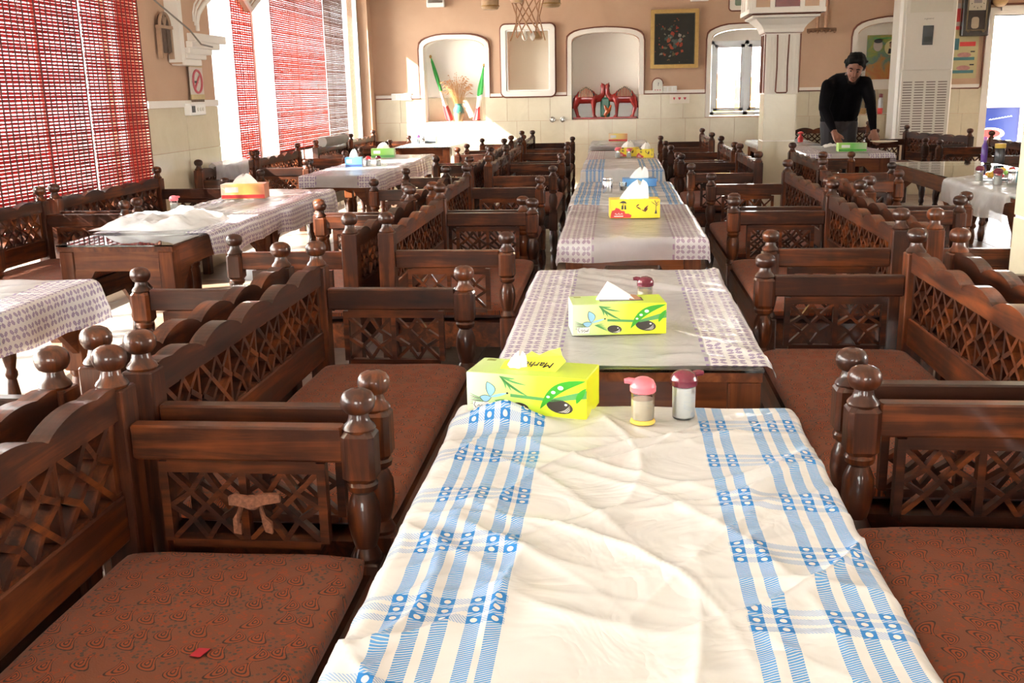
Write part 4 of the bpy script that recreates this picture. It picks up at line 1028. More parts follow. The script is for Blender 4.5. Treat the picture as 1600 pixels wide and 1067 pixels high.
ragstrip([(-.045, -.012, .05), (-.03, -.022, .056), (0, -.027, .053), (.025, -.027, .06), (.05, -.014, .058)], .011).build('strip', rm, rg, True)
ragstrip([(-.02, -.016, .045), (-.026, -.026, .02), (-.034, -.026, .008), (-.022, -.02, .0)], .014).build('strip', rm, rg, True)
ragstrip([(.012, -.016, .045), (.02, -.026, .028), (.024, -.026, .012), (.034, -.02, .002)], .014).build('strip', rm, rg, True)
MB().ball((0, -.02, .05), .014, 10, 8, (1.4, .8, 1)).build('knot', rm, rg, True)
# grey roll and plastic sheet on bench backs by the window
mb = MB(); n = 26
mb.loft([[(.05 * (1 + .1 * math.sin(k)) * math.cos(2 * PI * j / 14), -.42 + .84 * k / n, .045 + .05 * (1 + .06 * math.sin(k * 1.3)) * math.sin(2 * PI * j / 14) - .008 * math.sin(PI * k / n)) for j in range(14)] for k in range(n + 1)])
tag(mb.build('rolled_mat', m_('grey_green_cloth', (.30, .31, .29), rough=.8), None, True, (-2.925, 10.5, .752)), 'grey-green rolled mat lying on the far bench back under the brown blind', 'rolled mat')
mb = MB(); V = []
for j in range(25):
    for i in range(15):
        s = -1 + 2 * i / 14; y = -.34 + .68 * j / 24; w = .012 * noise.noise(Vector((s * 2, y * 9, 2)))
        x = .028 + w if s > 0 else -.028 + w
        if abs(s) < .15: x = .19 * s
        V.append((x, y, .79 - .17 * abs(s) * (1 + .2 * noise.noise(Vector((y * 5, 1, s)))) + w))
mb.add(V, [(j * 15 + i, j * 15 + i + 1, (j + 1) * 15 + i + 1, (j + 1) * 15 + i) for j in range(24) for i in range(14)])
tag(mb.build('draped_sheet', M['thin'], None, True, (-2.925, 7.55, .0)), 'bluish plastic sheet draped over the bench back under the hanging banner', 'plastic sheet')

#=====================================================================  BACK WALL THINGS
yw = WY - .02
# mirror with rounded white frame
def rrect(x0, x1, z0, z1, r, n=6):
    out = []
    for cx, cz, a in ((x1 - r, z1 - r, 0), (x0 + r, z1 - r, 90), (x0 + r, z0 + r, 180), (x1 - r, z0 + r, 270)):
        for i in range(n + 1): b = math.radians(a + 90 * i / n); out.append((cx + r * math.cos(b), cz + r * math.sin(b)))
    return out
def frame_mesh(outer, inner, y0, y1):
    n = len(outer); mb = MB()
    vs_ = [(x, y0, z) for x, z in outer] + [(x, y0, z) for x, z in inner] + [(x, y1, z) for x, z in outer] + [(x, y1, z) for x, z in inner]; fs = []
    for i in range(n):
        k = (i + 1) % n
        fs += [(i, k, n + k, n + i), (2 * n + i, 2 * n + k, 3 * n + k, 3 * n + i), (i, k, 2 * n + k, 2 * n + i), (n + i, n + k, 3 * n + k, 3 * n + i)]
    return mb.add(vs_, fs)
t = thing('wall_mirror', 'rounded white framed mirror between the two niches', 'mirror', (-1.085, WY, 1.19))
o_, i_ = rrect(-.335, .335, 0, .86, .06), rrect(-.275, .275, .06, .80, .02)
frame_mesh(o_, i_, -.045, 0).build('frame', M['trim'], t); MB().box(-.29, .29, -.02, -.012, .045, .815).build('glass', M['mirror'], t)
frame_mesh(rrect(-.272, .272, .063, .797, .02), rrect(-.255, .255, .08, .78, .015), -.035, -.02).build('inner_bead', M['white'], t)
MB().tube([(x * 1.02, -.02, .43 + (z - .43) * 1.02) for x, z in o_ + o_[:1]], .0095, 6).build('rope_edging', M['rope'], t)
# flower painting
def painting_mat():
    t = NT('dark_flower_painting'); v = t.obj(); v = t.mix(.07, v, t.n('ShaderNodeTexNoise', ins={'Vector': v, 'Scale': 24, 'Detail': 4}).outputs[1])
    s = t.n('ShaderNodeSeparateXYZ', ins={0: v}); d = t.math('SQRT', t.math('ADD', t.math('POWER', t.math('DIVIDE', s.outputs[0], .2), 2.0), t.math('POWER', t.math('DIVIDE', t.math('SUBTRACT', s.outputs[2], .33), .26), 2.0)))
    vo = t.n('ShaderNodeTexVoronoi', ins={'Vector': v, 'Scale': 19}); c0 = vo.outputs['Color']; sp = t.n('ShaderNodeSeparateColor', ins={0: c0})
    dens = t.math('LESS_THAN', t.math('ADD', vo.outputs['Distance'], t.math('MULTIPLY', t.noise(v, 30, 3), .5)), t.math('SUBTRACT', .95, t.math('MULTIPLY', d, .55)))
    fc = t.ramp(sp.outputs[0], [(0, (.30, .03, .015)), (.35, (.42, .07, .03)), (.55, (.09, .10, .05)), (.75, (.35, .30, .26)), (.9, (.05, .09, .08))])
    return t.done(t.bsdf(t.mix(t.math('MULTIPLY', dens, .8), t.mix(t.noise(v, 4, 3), (.012, .014, .012), (.035, .032, .026)), fc), .55, spec=.25))
t = thing('flower_painting', 'dark flower painting in a gilt frame between niche and aluminium window', 'painting', (.71, WY, 1.49))
frame_mesh([(-.29, 0), (.29, 0), (.29, .69), (-.29, .69)], [(-.245, .045), (.245, .045), (.245, .645), (-.245, .645)], -.04, 0).build('frame', M['gold'], t)
frame_mesh([(-.255, .035), (.255, .035), (.255, .655), (-.255, .655)], [(-.235, .055), (.235, .055), (.235, .635), (-.235, .635)], -.03, -.01).build('inner_frame', m_('dark_bronze', (.06, .045, .02), rough=.4, metal=.3), t)
MB().box(-.24, .24, -.018, -.008, .05, .64).build('canvas', painting_mat(), t)
# switches, sockets, stickers
def plate(label, x, z, w, h, n, arch=False):
    t = thing('switch_plate', label, 'switch', (x, WY, z)); MB().cbox(-w / 2, w / 2, -.026, 0, 0, h, .004).build('plate', M['white'], t)
    for k in range(n): q = -w / 2 + w * (k + .5) / n; MB().cbox(q - w / n * .36, q + w / n * .36, -.03, -.02, h * .18, h * .82, .002).build('rocker', m_('ivory_plastic', (.7, .68, .62)), t)
    return t
plate('white four-gang switch plate left of the flag niche', -2.70, 1.17, .26, .085, 4)
plate('ivory triple socket plate under the flower painting', .665, 1.205, .17, .075, 3)
t = thing('night_lamp', 'small arched ivory plaque left of the sockets under the painting', 'plaque', (.515, WY, 1.205)); MB().poly([(x, -.03, z) for x, z in arch_open(-.06, .06, 0, .10, .06)], (0, 1, 0), .03).build('plaque', m_('ivory_plastic', (.7, .68, .62)), t)
for k in range(3): MB().ball((-.03 + .03 * k, -.031, .03), .008, 8, 6, (1, .3, 1)).build('motif', m_('rose_ink', (.6, .15, .2)), t)
MB().tube([(.005, -.033, .08), (.012, -.033, .12), (.004, -.033, .11)], .003, 5).build('needle', inkb, t)
MB().tube([(.08 * math.cos(a) * .85, -.012, .1 + .075 * math.sin(a)) for a in [math.radians(d) for d in range(0, 181, 15)]] + [(-.068, -.012, 0)], .006, 6).build('rope_edging', M['rope'], t)
t = thing('heart_sticker', 'white sticker with three red hearts on the tiles under the painting', 'sticker', (.785, WY - .0125, 1.07)); MB().box(-.12, .12, -.001, 0, 0, .11).build('paper', m_('sticker_paper', (.72, .64, .54)), t)
for k, x in enumerate((-.065, .0, .065)):
    hp = [(x + .018 * 16 * math.sin(a) ** 3 / 16 * (.9 if k else .7), .06 + .0017 * (13 * math.cos(a) - 5 * math.cos(2 * a) - 2 * math.cos(3 * a) - math.cos(4 * a)) * .75) for a in [2 * PI * i / 24 for i in range(24)]]
    MB().poly([(p, -.0015, q) for p, q in hp], (0, 1, 0), .0005).build('heart', m_('heart_red', (.55, .05, .08)), t)
for k in range(2):
    t = thing('wall_hook', ('left' if k == 0 else 'right') + ' of two small ring hooks on the tiles under the mirror', 'hook', (-.79 + .13 * k, WY - .013, .90)); MB().tube([(.03 * math.cos(a), -.01, .03 * math.sin(a)) for a in [2 * PI * i / 12 for i in range(13)]], .006, 6).build('ring', M['metal'], t); MB().lathe([(.012, 0), (.012, .012)], n=10).build('stud', M['metal'], t).rotation_euler = (PI / 2, 0, 0)
t = thing('emergency_light', 'white wall box at the top edge above the flag niche', 'wall box', (-2.215, WY, 2.28)); MB().cbox(-.11, .11, -.08, 0, 0, .16, .008).build('case', M['white'], t); MB().box(-.09, .09, -.083, -.079, .05, .14).build('lens', M['clear'], t)
t = thing('emergency_light', 'white wall box at the top edge right of the painting', 'wall box', (1.00, WY, 2.265)); MB().cbox(-.11, .11, -.08, 0, 0, .16, .008).build('case', M['white'], t); MB().box(-.09, .09, -.083, -.079, .05, .14).build('lens', M['clear'], t)
t = thing('framed_print', 'white framed print at the top edge left of the column capital', 'picture', (1.62, WY, 2.15)); o_, i_ = rrect(-.26, .26, 0, .5, .04), rrect(-.2, .2, .05, .45, .02)
frame_mesh(o_, i_, -.04, 0).build('frame', M['trim'], t); MB().box(-.21, .21, -.02, -.01, .04, .46).build('print', m_('green_red_print', (.2, .28, .2), vary=.8, scale=9), t); MB().tube([(x * 1.03, -.02, .25 + (z - .25) * 1.03) for x, z in o_ + o_[:1]], .008, 6).build('rope_edging', M['rope'], t)
# flags, vase, wheat in the left niche
def flag(label, foot, tip, bow, seed):
    foot, tip = Vector(foot), Vector(tip); t = thing('rolled_flag', label, 'flag', foot); d = tip - foot
    MB().tube([(0, 0, 0), tuple(d * 1.0)], .007, 6).build('pole', m_('brass', (.5, .33, .1), metal=.6, rough=.35), t); MB().ball(tuple(d * 1.0), .017, 10, 8, (1, 1, 1.3)).build('pole_tip', M['gold'], t)
    mats = [m_('flag_red', (.55, .035, .04), rough=.7), m_('flag_white', (.78, .72, .70), rough=.7), m_('flag_green', (.03, .30, .05), rough=.7, vary=.15)]
    N = 30
    for k, (a, b, nm) in enumerate(((.02, .24, 'red_stripe'), (.24, .46, 'white_stripe'), (.46, .97, 'green_stripe'))):
        rings = []
        for i in range(N + 1):
            s = a + (b - a) * i / N; c = d * s; wd = (.052 - .038 * max(0, s - .1)) * (1 if s < .9 else (1 - s) * 10 + .1) * bow
            rings.append([(c.x + wd * (.6 + .2 * math.sin(seed + s * 9)) * math.cos(q), c.y - .012 + .55 * wd * math.sin(q) * (1 + .3 * math.sin(4 * q)), c.z + .012 * math.sin(q * 2 + seed)) for q in [2 * PI * j / 16 for j in range(16)]])
        MB().loft(rings).build(nm, mats[k], t, True)
    return t
flag('rolled green, white and red flag leaning left in the niche', (-2.10, 13.06, .90), (-2.335, 13.13, 1.70), 1.15, 1)
flag('rolled green, white and red flag leaning right in the niche', (-1.76, 13.04, .90), (-1.655, 13.12, 1.58), 1.35, 2.5)
t = thing('vase', 'teal and brown glazed vase in the flag niche', 'vase', (-1.985, 13.05, .896)); MB().lathe([(.045, 0), (.05, .01), (.055, .04), (.07, .10), (.068, .15), (.05, .185), (.043, .20), (.05, .22), (.044, .22), (.038, .2)], n=22).build('body', gradmat('teal_glaze', [(0, (.42, .28, .14)), (.35, (.30, .27, .14)), (.5, (.05, .20, .14)), (1, (.07, .25, .18))], 2, 0, .22, .2), t, True)
for k in range(5): a = 1.25 * k; MB().tube([(.069 * math.cos(a), .069 * math.sin(a), .1), (.073 * math.cos(a + .12), .073 * math.sin(a + .12), .12), (.069 * math.cos(a + .25), .069 * math.sin(a + .25), .1)], .003, 5).build('motif', m_('brown_glaze', (.3, .16, .06)), t)
rnd = random.Random(5); mb = MB(); eb = MB()
for k in range(110):
    a = rnd.uniform(0, 2 * PI); sp = rnd.uniform(0, 1) ** .6; h = rnd.uniform(.28, .46) - .1 * sp; top = Vector((sp * .19 * math.cos(a) - .03, sp * .09 * math.sin(a), h)); base = Vector((.025 * math.cos(a), .025 * math.sin(a), 0)); mid = base.lerp(top, .55) + Vector((0, 0, .05))
    end = top + Vector((.05 * math.cos(a) * sp, .03 * math.sin(a) * sp, -.03 * sp + .01)); mb.tube([base, mid, top], .0018, 4); eb.tube([top, top.lerp(end, .4), end], [.003, .0065, .001], 5)
t = thing('wheat_bunch', 'bunch of dried golden wheat standing in the teal vase', 'wheat', (-1.985, 13.05, 1.06)); q = mb.build('stalks', m_('straw', (.50, .27, .10), vary=.3), t); q['kind'] = 'stuff'; q = eb.build('ears', m_('wheat_ear', (.48, .22, .09), vary=.35), t); q['kind'] = 'stuff'
# camel sculpture in the middle niche
cr = m_('red_glazed_camel', (.30, .018, .014), rough=.22, coat=.4, vary=.35, scale=18)
def camel(t, sx, x0):
    S = lambda x, z, y=0: (x0 + sx * x, y, z)
    caps = [(S(-.10, .25), .066, S(.09, .25), .062), (S(-.08, .30), .05, S(-.02, .345), .045), (S(-.02, .345), .045, S(.05, .30), .05), (S(.10, .25), .055, S(.155, .245), .042), (S(.155, .245), .04, S(.195, .30), .032), (S(.195, .30), .032, S(.20, .385), .025), (S(.195, .40), .03, S(.235, .378), .019), (S(.185, .42, .014), .010, S(.178, .44, .016), .006), (S(.185, .42, -.014), .010, S(.178, .44, -.016), .006)]
    for y in (-.028, .028):
        caps += [(S(.085, .24, y), .04, S(.08, .13, y), .024), (S(.08, .13, y), .024, S(.085, .03, y), .018), (S(.085, .03, y), .021, S(.105, .024, y), .018), (S(-.115, .25, y), .052, S(-.15, .15, y), .030), (S(-.15, .15, y), .028, S(-.12, .04, y), .018), (S(-.12, .03, y), .021, S(-.10, .024, y), .018)]
    caps.append((S(-.165, .25), .013, S(-.185, .13), .009))
    b = blob('camel_body', caps, .008, cr, t, smooth=1)
    mb = MB()
    for k in range(9):
        x = -.095 + .02 * k; zt_ = .335 + .055 * math.sin(PI * (k + .5) / 9); mb.tube([S(x, .27, -.073), S(x, .31, -.066), S(x, zt_ - .008, -.045), S(x, zt_ + .004, 0)], .005, 5)
    mb.build('saddle_tassels', m_('saddle_cream', (.50, .30, .18), vary=.3), t)
    MB().tube([S(-.11, .28, -.066), S(-.08, .345, -.045), S(-.015, .385, -.04), S(.055, .345, -.045), S(.09, .285, -.06)], .008, 6).build('saddle_rim', inkb, t)
t = thing('camel_sculpture', 'red glazed sculpture of two camels facing each other in the middle niche', 'sculpture', (-.13, 13.075, .898))
MB().cbox(-.40, .40, -.06, .06, 0, .022, .008).build('base', cr, t); MB().cbox(-.06, .06, -.03, .05, .02, .26, .02).build('green_rock', m_('green_glaze', (.02, .12, .07), rough=.3), t)
camel(t, 1, -.225); camel(t, -1, .225)
blob('rooster', [((.0, -.06, .05), .02, (.03, -.06, .09), .03), ((.03, -.06, .09), .03, (.0, -.06, .14), .016), ((.0, -.06, .15), .015, (-.012, -.06, .165), .008), ((.05, -.06, .1), .02, (.07, -.06, .16), .012), ((.01, -.06, .05), .01, (.01, -.06, .02), .012)], .006, m_('orange_glaze', (.45, .10, .03), rough=.25, coat=.3), t)
# hanging stick chandelier and basket lamps
t = thing('stick_chandelier', 'hanging lamp of crossed bamboo sticks in front of the mirror', 'chandelier', (-.84, 10.0, 1.72))
stk = m_('bamboo_stick', (.38, .20, .10), rough=.5, vary=.25); rnd = random.Random(3)
for k in range(11):
    a = k * 2 * PI / 11; r0, r1 = .17, .14 + .03 * (k % 2); b = a + 1.2 + .5 * (k % 3)
    MB().tube([(r0 * math.cos(a), r0 * math.sin(a), .42), (r1 * math.cos(b), r1 * math.sin(b), .0 + .03 * (k % 3))], .0065, 6).build('stick', stk, t)
MB().tube([(.15 * math.cos(a), .15 * math.sin(a), .42) for a in [2 * PI * i / 20 for i in range(21)]], .012, 8).build('ring', m_('terracotta', (.42, .2, .12)), t)
MB().tube([(0, 0, .42), (0, 0, CZ - 1.72)], .006, 6).build('cord', inkb, t); MB().bar((-.15, 0, .42), (.15, 0, .42), .012, .012).build('cross_bar', stk, t)
for k in range(3): a = 2.1 * k; MB().lathe([(.008, 0), (.022, .02), (.026, .04), (.015, .065), (.012, .09)], .05 * math.cos(a), .05 * math.sin(a), 12).build('bulb', m_('bulb_glass', (.85, .82, .75), rough=.1), t, True)
def basket(label, x, y, z, r, h):
    t = thing('basket_lamp', label, 'lamp', (x, y, z)); MB().lathe([(r * .82, 0), (r * .95, .01), (r, .03), (r * .98, h * .5), (r, h), (r * .9, h), (r * .88, .03), (r * .78, .008)], n=24).build('shade', m_('woven_shade', (.42, .28, .15), vary=.3, scale=50), t, True)
    mb = MB()
    for q in (.03, h * .5, h * .96): mb.tube([(r * 1.02 * math.cos(a), r * 1.02 * math.sin(a), q) for a in [2 * PI * i / 24 for i in range(25)]], .006, 6)
    mb.build('hoops', M['gold'], t); MB().tube([(0, 0, h), (0, 0, CZ - z)], .005, 6).build('cord', inkb, t)
    mb = MB(); mb.bar((-r, 0, h - .004), (r, 0, h - .004), .01, .01); mb.build('cross_bar', inkb, t)
basket('woven cylinder lamp left of the stick chandelier, at the top edge', -1.188, 10.0, 2.01, .083, .2)
basket('woven lamp right of the stick chandelier, at the top edge', -.63, 10.3, 2.04, .095, .2)
basket('woven lamp above the stick chandelier, at the top edge', -.905, 9.7, 2.04, .062, .2)
# hanging wooden decoration right of the capital
t = thing('wooden_hanging', 'hanging of wooden rods and dried seed pods right of the column capital', 'wall hanging', (2.45, WY, 1.87))
for x, z0 in ((-.05, .02), (.05, .03)): MB().tube([(x, -.03, z0), (x + .005, -.03, .42)], .02, 8).build('rod', m_('pale_rod', (.42, .24, .15), vary=.3), t)
MB().tube([(-.17, -.04, .02), (0, -.05, .03), (.17, -.04, .025)], .022, 8).build('cross_rod', m_('brown_rod', (.16, .08, .04), vary=.3), t)
for k in range(7): MB().ball((-.15 + .05 * k, -.06, .0 + .012 * (k % 2)), .016, 8, 6).build('seed_pod', m_('seed_pod', (.25, .13, .07), vary=.3), t)
MB().tube([(-.02, -.03, .42), (-.02, -.03, .7)], .012, 6).build('rope', M['rope'], t)
for k in range(6): MB().tube([(.3 + .07 * k, -.02, .42), (.32 + .07 * k, -.03, .37 + .02 * (k % 2))], .012, 6).build('seed_cluster', m_('seed_pod', (.25, .13, .07), vary=.3), t)
# poster in the right niche
def poster_mat():
    t = NT('colourful_poster'); v = t.obj(); s = t.n('ShaderNodeSeparateXYZ', ins={0: v}); n = t.noise(v, 6, 4, .6, .8)
    f = t.math('ADD', t.math('MULTIPLY', n, .7), t.math('MULTIPLY', s.outputs[2], .65))
    return t.done(t.bsdf(t.ramp(f, [(.25, (.42, .09, .03)), (.42, (.40, .20, .05)), (.52, (.10, .20, .18)), (.62, (.20, .28, .06)), (.8, (.50, .28, .08))]), .4))
t = thing('poster', 'colourful poster with round portrait in the niche left of the air conditioner', 'poster', (3.24, WY + .18, 1.31)); MB().box(-.2, .2, -.004, 0, 0, .52).build('sheet', poster_mat(), t)
MB().poly([(x, -.0055, z) for x, z in ell(.09, .37, .082, .088)], (0, 1, 0), .001).build('portrait_disc', m_('pale_yellow_ink', (.60, .55, .28)), t); MB().poly([(x, -.007, z) for x, z in ell(.09, .40, .025, .032)], (0, 1, 0), .001).build('portrait_head', m_('skin_ink', (.35, .2, .13)), t); MB().poly([(.05, -.0068, .30), (.13, -.0068, .30), (.12, -.0068, .36), (.06, -.0068, .36)], (0, 1, 0), .001).build('portrait_robe', inkb, t); MB().poly([(x, -.0068, z) for x, z in ell(.09, .425, .027, .016)], (0, 1, 0), .001).build('portrait_cap', inkb, t)
MB().poly([(x, -.0055, z) for x, z in ell(-.07, .40, .055, .07)], (0, 1, 0), .001).build('bust_print', m_('grey_ink', (.45, .40, .36)), t); MB().poly([(x, -.007, z) for x, z in ell(-.07, .45, .05, .025)], (0, 1, 0), .001).build('bust_cap', inkb, t); MB().box(-.13, .14, -.006, -.004, .475, .49).build('green_band', leafd, t)
# bottle, bag and tray on the niche ledge
t = thing('extinguisher', 'small red and white canister on the niche ledge left of the air conditioner', 'canister', (3.205, 12.955, .90)); MB().lathe([(.026, 0), (.03, .008), (.03, .07)], n=16).build('lower_label', redc, t, True); MB().lathe([(.03, .07), (.03, .16), (.018, .19), (.012, .2)], n=16).build('can', m_('can_white', (.5, .5, .52)), t, True); MB().lathe([(.02, .195), (.024, .2), (.024, .235), (.01, .24)], n=14).build('cap', m_('dark_red_cap', (.16, .02, .03)), t, .6)
for q in t.children: q.location.y += .06
blob('bag_tmp', [((0, 0, .08), .07, (0, 0, .2), .06), ((0, 0, .2), .06, (.02, 0, .25), .03)], .012, m_('black_leather', (.012, .01, .012), rough=.4), None).name = 'black_bag'
bg_ = bpy.data.objects['black_bag']; bg_.location = (3.10, 13.07, .915); tag(bg_, 'black bag on the niche ledge behind the man', 'bag')
t = thing('wicker_box', 'small wicker box on the niche ledge behind the man', 'box', (2.98, 13.06, .90)); MB().cbox(-.06, .06, -.04, .04, 0, .06, .006).build('box', m_('wicker', (.45, .28, .12), vary=.4, scale=90), t); MB().cbox(-.063, .063, -.043, .043, .058, .07, .004).build('lid', m_('wicker', (.45, .28, .12)), t)
# floor-standing air conditioner on a tiled plinth
ax0, ax1, ay0, ay1, az0, az1 = 3.18, 3.80, 12.28, 12.62, .60, 2.42
t = thing('plinth', 'tiled plinth under the floor air conditioner', 'plinth', ((ax0 + ax1) / 2, 12.62, 0)); MB().box(-.36, .36, -.38, .36, 0, .585).build('core', M['grout'], t)
for k in range(3): MB().box(-.36 + .24 * k + .002, -.12 + .24 * k - .002, -.392, -.38, .29, .60).build('tile', M['tile'], t); MB().box(-.36 + .24 * k + .002, -.12 + .24 * k - .002, -.392, -.38, .0, .287).build('tile', M['tile'], t)
MB().box(-.37, .37, -.395, .365, .585, .60).build('slab', M['tile'], t)
t = thing('air_conditioner', 'tall white floor air conditioner with black display right of the man', 'air conditioner', ((ax0 + ax1) / 2, (ay0 + ay1) / 2, az0)); hw, hd, hh = (ax1 - ax0) / 2, (ay1 - ay0) / 2, az1 - az0
cream = m_('cream_plastic', (.66, .62, .56), rough=.35, vary=.02); dk = m_('vent_dark', (.2, .16, .14), rough=.6)
MB().cbox(-hw, hw, -hd, hd, 0, hh, .03).build('cabinet', cream, t)
MB().cbox(-hw + .06, hw - .02, -hd - .012, -hd + .01, .80, 1.56, .004).build('upper_panel', cream, t); MB().cbox(-hw + .05, hw - .02, -hd - .014, -hd + .01, .05, .79, .004).build('lower_panel', cream, t)
fr = MB().box(-hw + .1, hw - .06, -hd - .016, -hd - .005, 1.42, 1.76).build('air_outlet', m_('outlet_plastic', (.6, .56, .48), rough=.4, vary=.02), t)
MB().box(-.06, .055, -hd - .018, -hd - .008, 1.07, 1.28).build('display', m_('display_black', (.01, .012, .011), rough=.1), t); MB().box(-.045, .03, -hd - .0185, -hd - .017, 1.10, 1.16).build('display_label', m_('display_grey', (.03, .035, .03), rough=.3), t)
for k in range(21):
    z = .08 + .029 * k
    for c in range(4): q = -hw + .075 + .128 * c; MB().box(q, q + .10, -hd - .0155, -hd - .012, z, z + .012).build('vent_slot', dk, t)
for k in range(7): MB().box(-hw + .06, hw - .05, -hd - .017, -hd - .012, .69 + .014 * k, .697 + .014 * k).build('vent_rib', cream, t)
text('brand_lettering', 'o.general', .028, dk, t, FRONT(0, -hd - .0125, 1.355))
# wall clock
t = thing('wall_clock', 'dark wooden pendulum wall clock right of the air conditioner', 'clock', (4.21, WY, 1.78)); wk = m_('clock_case', (.018, .008, .006), rough=.25, coat=.3)
MB().cbox(-.155, .155, -.09, 0, 0, .60, .012).build('case', wk, t); frame_mesh([(-.115, .06), (.115, .06), (.115, .56), (-.115, .56)], [(-.1, .075), (.1, .075), (.1, .545), (-.1, .545)], -.1, -.088).build('bezel', m_('dull_brass', (.16, .12, .07), rough=.35, metal=.5), t)
MB().box(-.095, .095, -.094, -.089, .29, .545).build('dial', m_('clock_dial', (.52, .47, .38)), t); MB().box(-.045, .045, -.096, -.093, .37, .46).build('dial_centre', m_('dial_grey', (.25, .22, .22)), t)
for k in range(12): a = PI / 6 * k; MB().bar((.07 * math.cos(a), -.0955, .415 + .09 * math.sin(a)), (.085 * math.cos(a), -.0955, .415 + .108 * math.sin(a)), .004, .006, (0, 1, 0)).build('hour_mark', inkb, t)
for a, l in ((2.3, .045), (.75, .065)): MB().bar((0, -.098, .415), (l * math.cos(a), -.098, .415 + l * math.sin(a)), .003, .008, (0, 1, 0)).build('hand', inkb, t)
MB().poly([(x, -.093, z) for x, z in rrect(-.055, .03, .085, .215, .03)], (0, 1, 0), .006).build('pendulum', m_('pendulum_gold', (.42, .34, .24), rough=.3), t)
for x in (-.085, .085): MB().ball((x, -.095, .055), .016, 8, 6).build('knob', m_('dull_brass', (.16, .12, .07)), t)
# safety posters under the clock
t = thing('poster', 'pale yellow safety poster with red bar under the wall clock', 'poster', (4.12, WY, 1.30)); MB().box(-.165, .165, -.008, -.003, 0, .56).build('sheet', m_('pale_poster', (.48, .42, .22), vary=.05), t)
MB().box(-.05, .13, -.0095, -.008, .37, .42).build('red_bar', redc, t); MB().box(-.15, -.06, -.0095, -.008, .33, .46).build('figure_print', m_('teal_ink', (.05, .16, .18)), t)
for z in (.06, .21): MB().box(-.15, .13, -.0095, -.008, z, z + .035).build('teal_strip', m_('teal_ink', (.05, .16, .18)), t); MB().poly([(x, -.009, q) for x, q in ell(.01, z + .06, .08, .03)], (0, 1, 0), .001).build('scene_print', m_('rose_print', (.42, .20, .18), vary=.4), t); MB().box(.08, .13, -.0095, -.008, z + .09, z + .105).build('caption', inkb, t)
t = thing('poster', 'red and white banner edge between air conditioner and clock', 'poster', (4.0, WY, 1.80)); MB().box(-.07, .05, -.004, -.001, 0, .36).build('sheet', m_('banner_white', (.5, .42, .38)), t); MB().box(-.07, .05, -.006, -.004, .0, .1).build('red_band', redc, t); MB().box(-.07, .05, -.006, -.004, .15, .30).build('red_band', redc, t)
plate('small white socket right of the air conditioner', 3.97, 1.20, .06, .09, 1)
t = thing('wicker_ball', 'brown wicker ornament above the doorway corner', 'ornament', (4.47, WY - .06, 2.10)); MB().ball((0, 0, .09), .09, 14, 10).build('ball', m_('wicker', (.45, .28, .12)), t, True)
# beyond the doorway: blue sign and goods
t = thing('blue_sign', 'blue sign with a red oval seen through the bright doorway', 'sign', (4.93, 14.0, 0), -.12); MB().box(-.26, .26, -.02, .02, .40, .93).build('panel', gradmat('blue_sign_face', [(0, (.012, .03, .16)), (1, (.006, .018, .12))], 2, .4, .93), t)
frame_mesh([(-.28, .38), (.28, .38), (.28, .95), (-.28, .95)], [(-.26, .4), (.26, .4), (.26, .93), (-.26, .93)], -.03, .02).build('frame', M['white'], t)
MB().poly([(x, -.024, z) for x, z in ell(-.07, .6, .17, .075)], (0, 1, 0), .003).build('white_oval', whitec, t); MB().poly([(x, -.027, z) for x, z in ell(-.09, .6, .14, .055)], (0, 1, 0), .003).build('red_oval', redc, t)
mb = MB()
for k in range(8): mb.tube([(-.1 + .035 * k, -.024, .77 + .006 * k), (-.085 + .035 * k, -.024, .785 + .006 * k), (-.075 + .035 * k, -.024, .77 + .006 * k)], .004, 5)
mb.build('lettering', m_('pale_blue_ink', (.5, .65, .8)), t); MB().box(-.24, -.2, -.015, .015, -.25, .4).box(.2, .24, -.015, .015, -.25, .4).build('posts', M['grey'], t)
# goods outside the aluminium window
for k, (x, h, c) in enumerate(((1.45, 1.45, (.75, .55, .12)), (1.75, 1.40, (.7, .5, .2)), (2.2, 1.38, (.6, .3, .15)))):
    t = thing('crate_stack', ('left', 'middle', 'right')[k] + ' yellow crate stack seen through the aluminium window', 'crate stack', (x, 14.3 + .2 * k, -.28)); mb = MB()
    for q in range(5): MB().cbox(-.14, .14, -.14, .14, (h + .28) * q / 5, (h + .28) * (q + 1) / 5 - .02, .01).build('crate', m_('crate_%d' % k, c, vary=.2), t)

#=====================================================================  PIER THINGS (left wall)
t = thing('arched_wall_ornament', 'small dark arched wooden window ornament on the left pier', 'ornament', (WX + .02, 6.82, 1.52)); dkw = m_('weathered_wood', (.11, .07, .05), vary=.5, rough=.8); tnw = m_('tan_wood', (.38, .25, .17), vary=.2, rough=.7)
MB().poly([(.0, y, z) for y, z in arch_open(-.075, .075, .03, .2, .08)], (1, 0, 0), .015).build('back_board', dkw, t)
MB().tube([(.022, .08 * math.cos(a), .2 + .085 * math.sin(a)) for a in [PI * i / 14 for i in range(15)]], .011, 6).build('arch_rim', tnw, t); MB().box(.0, .035, -.105, .105, .185, .205).build('cross_piece', tnw, t)
for y in (-.085, .085): MB().box(.0, .03, y - .009, y + .009, -.01, .19).build('side_stile', tnw, t)
for y in (-.037, .037): MB().box(.015, .028, y - .03, y + .03, .035, .18).build('shutter', dkw, t)
for a in (60, 90, 120): MB().bar((.02, 0, .2), (.02, .075 * math.cos(math.radians(a)), .2 + .075 * math.sin(math.radians(a))), .01, .008).build('spoke', tnw, t)
t = thing('no_smoking_hanging', 'fringed cloth hanging with a no-smoking sign on the left pier', 'sign', (WX + .024, 7.30, 1.24)); bnm = m_('hanging_cloth', (.62, .55, .50), vary=.06, rough=.9); gdm = m_('hanging_band', (.50, .38, .18), vary=.2)
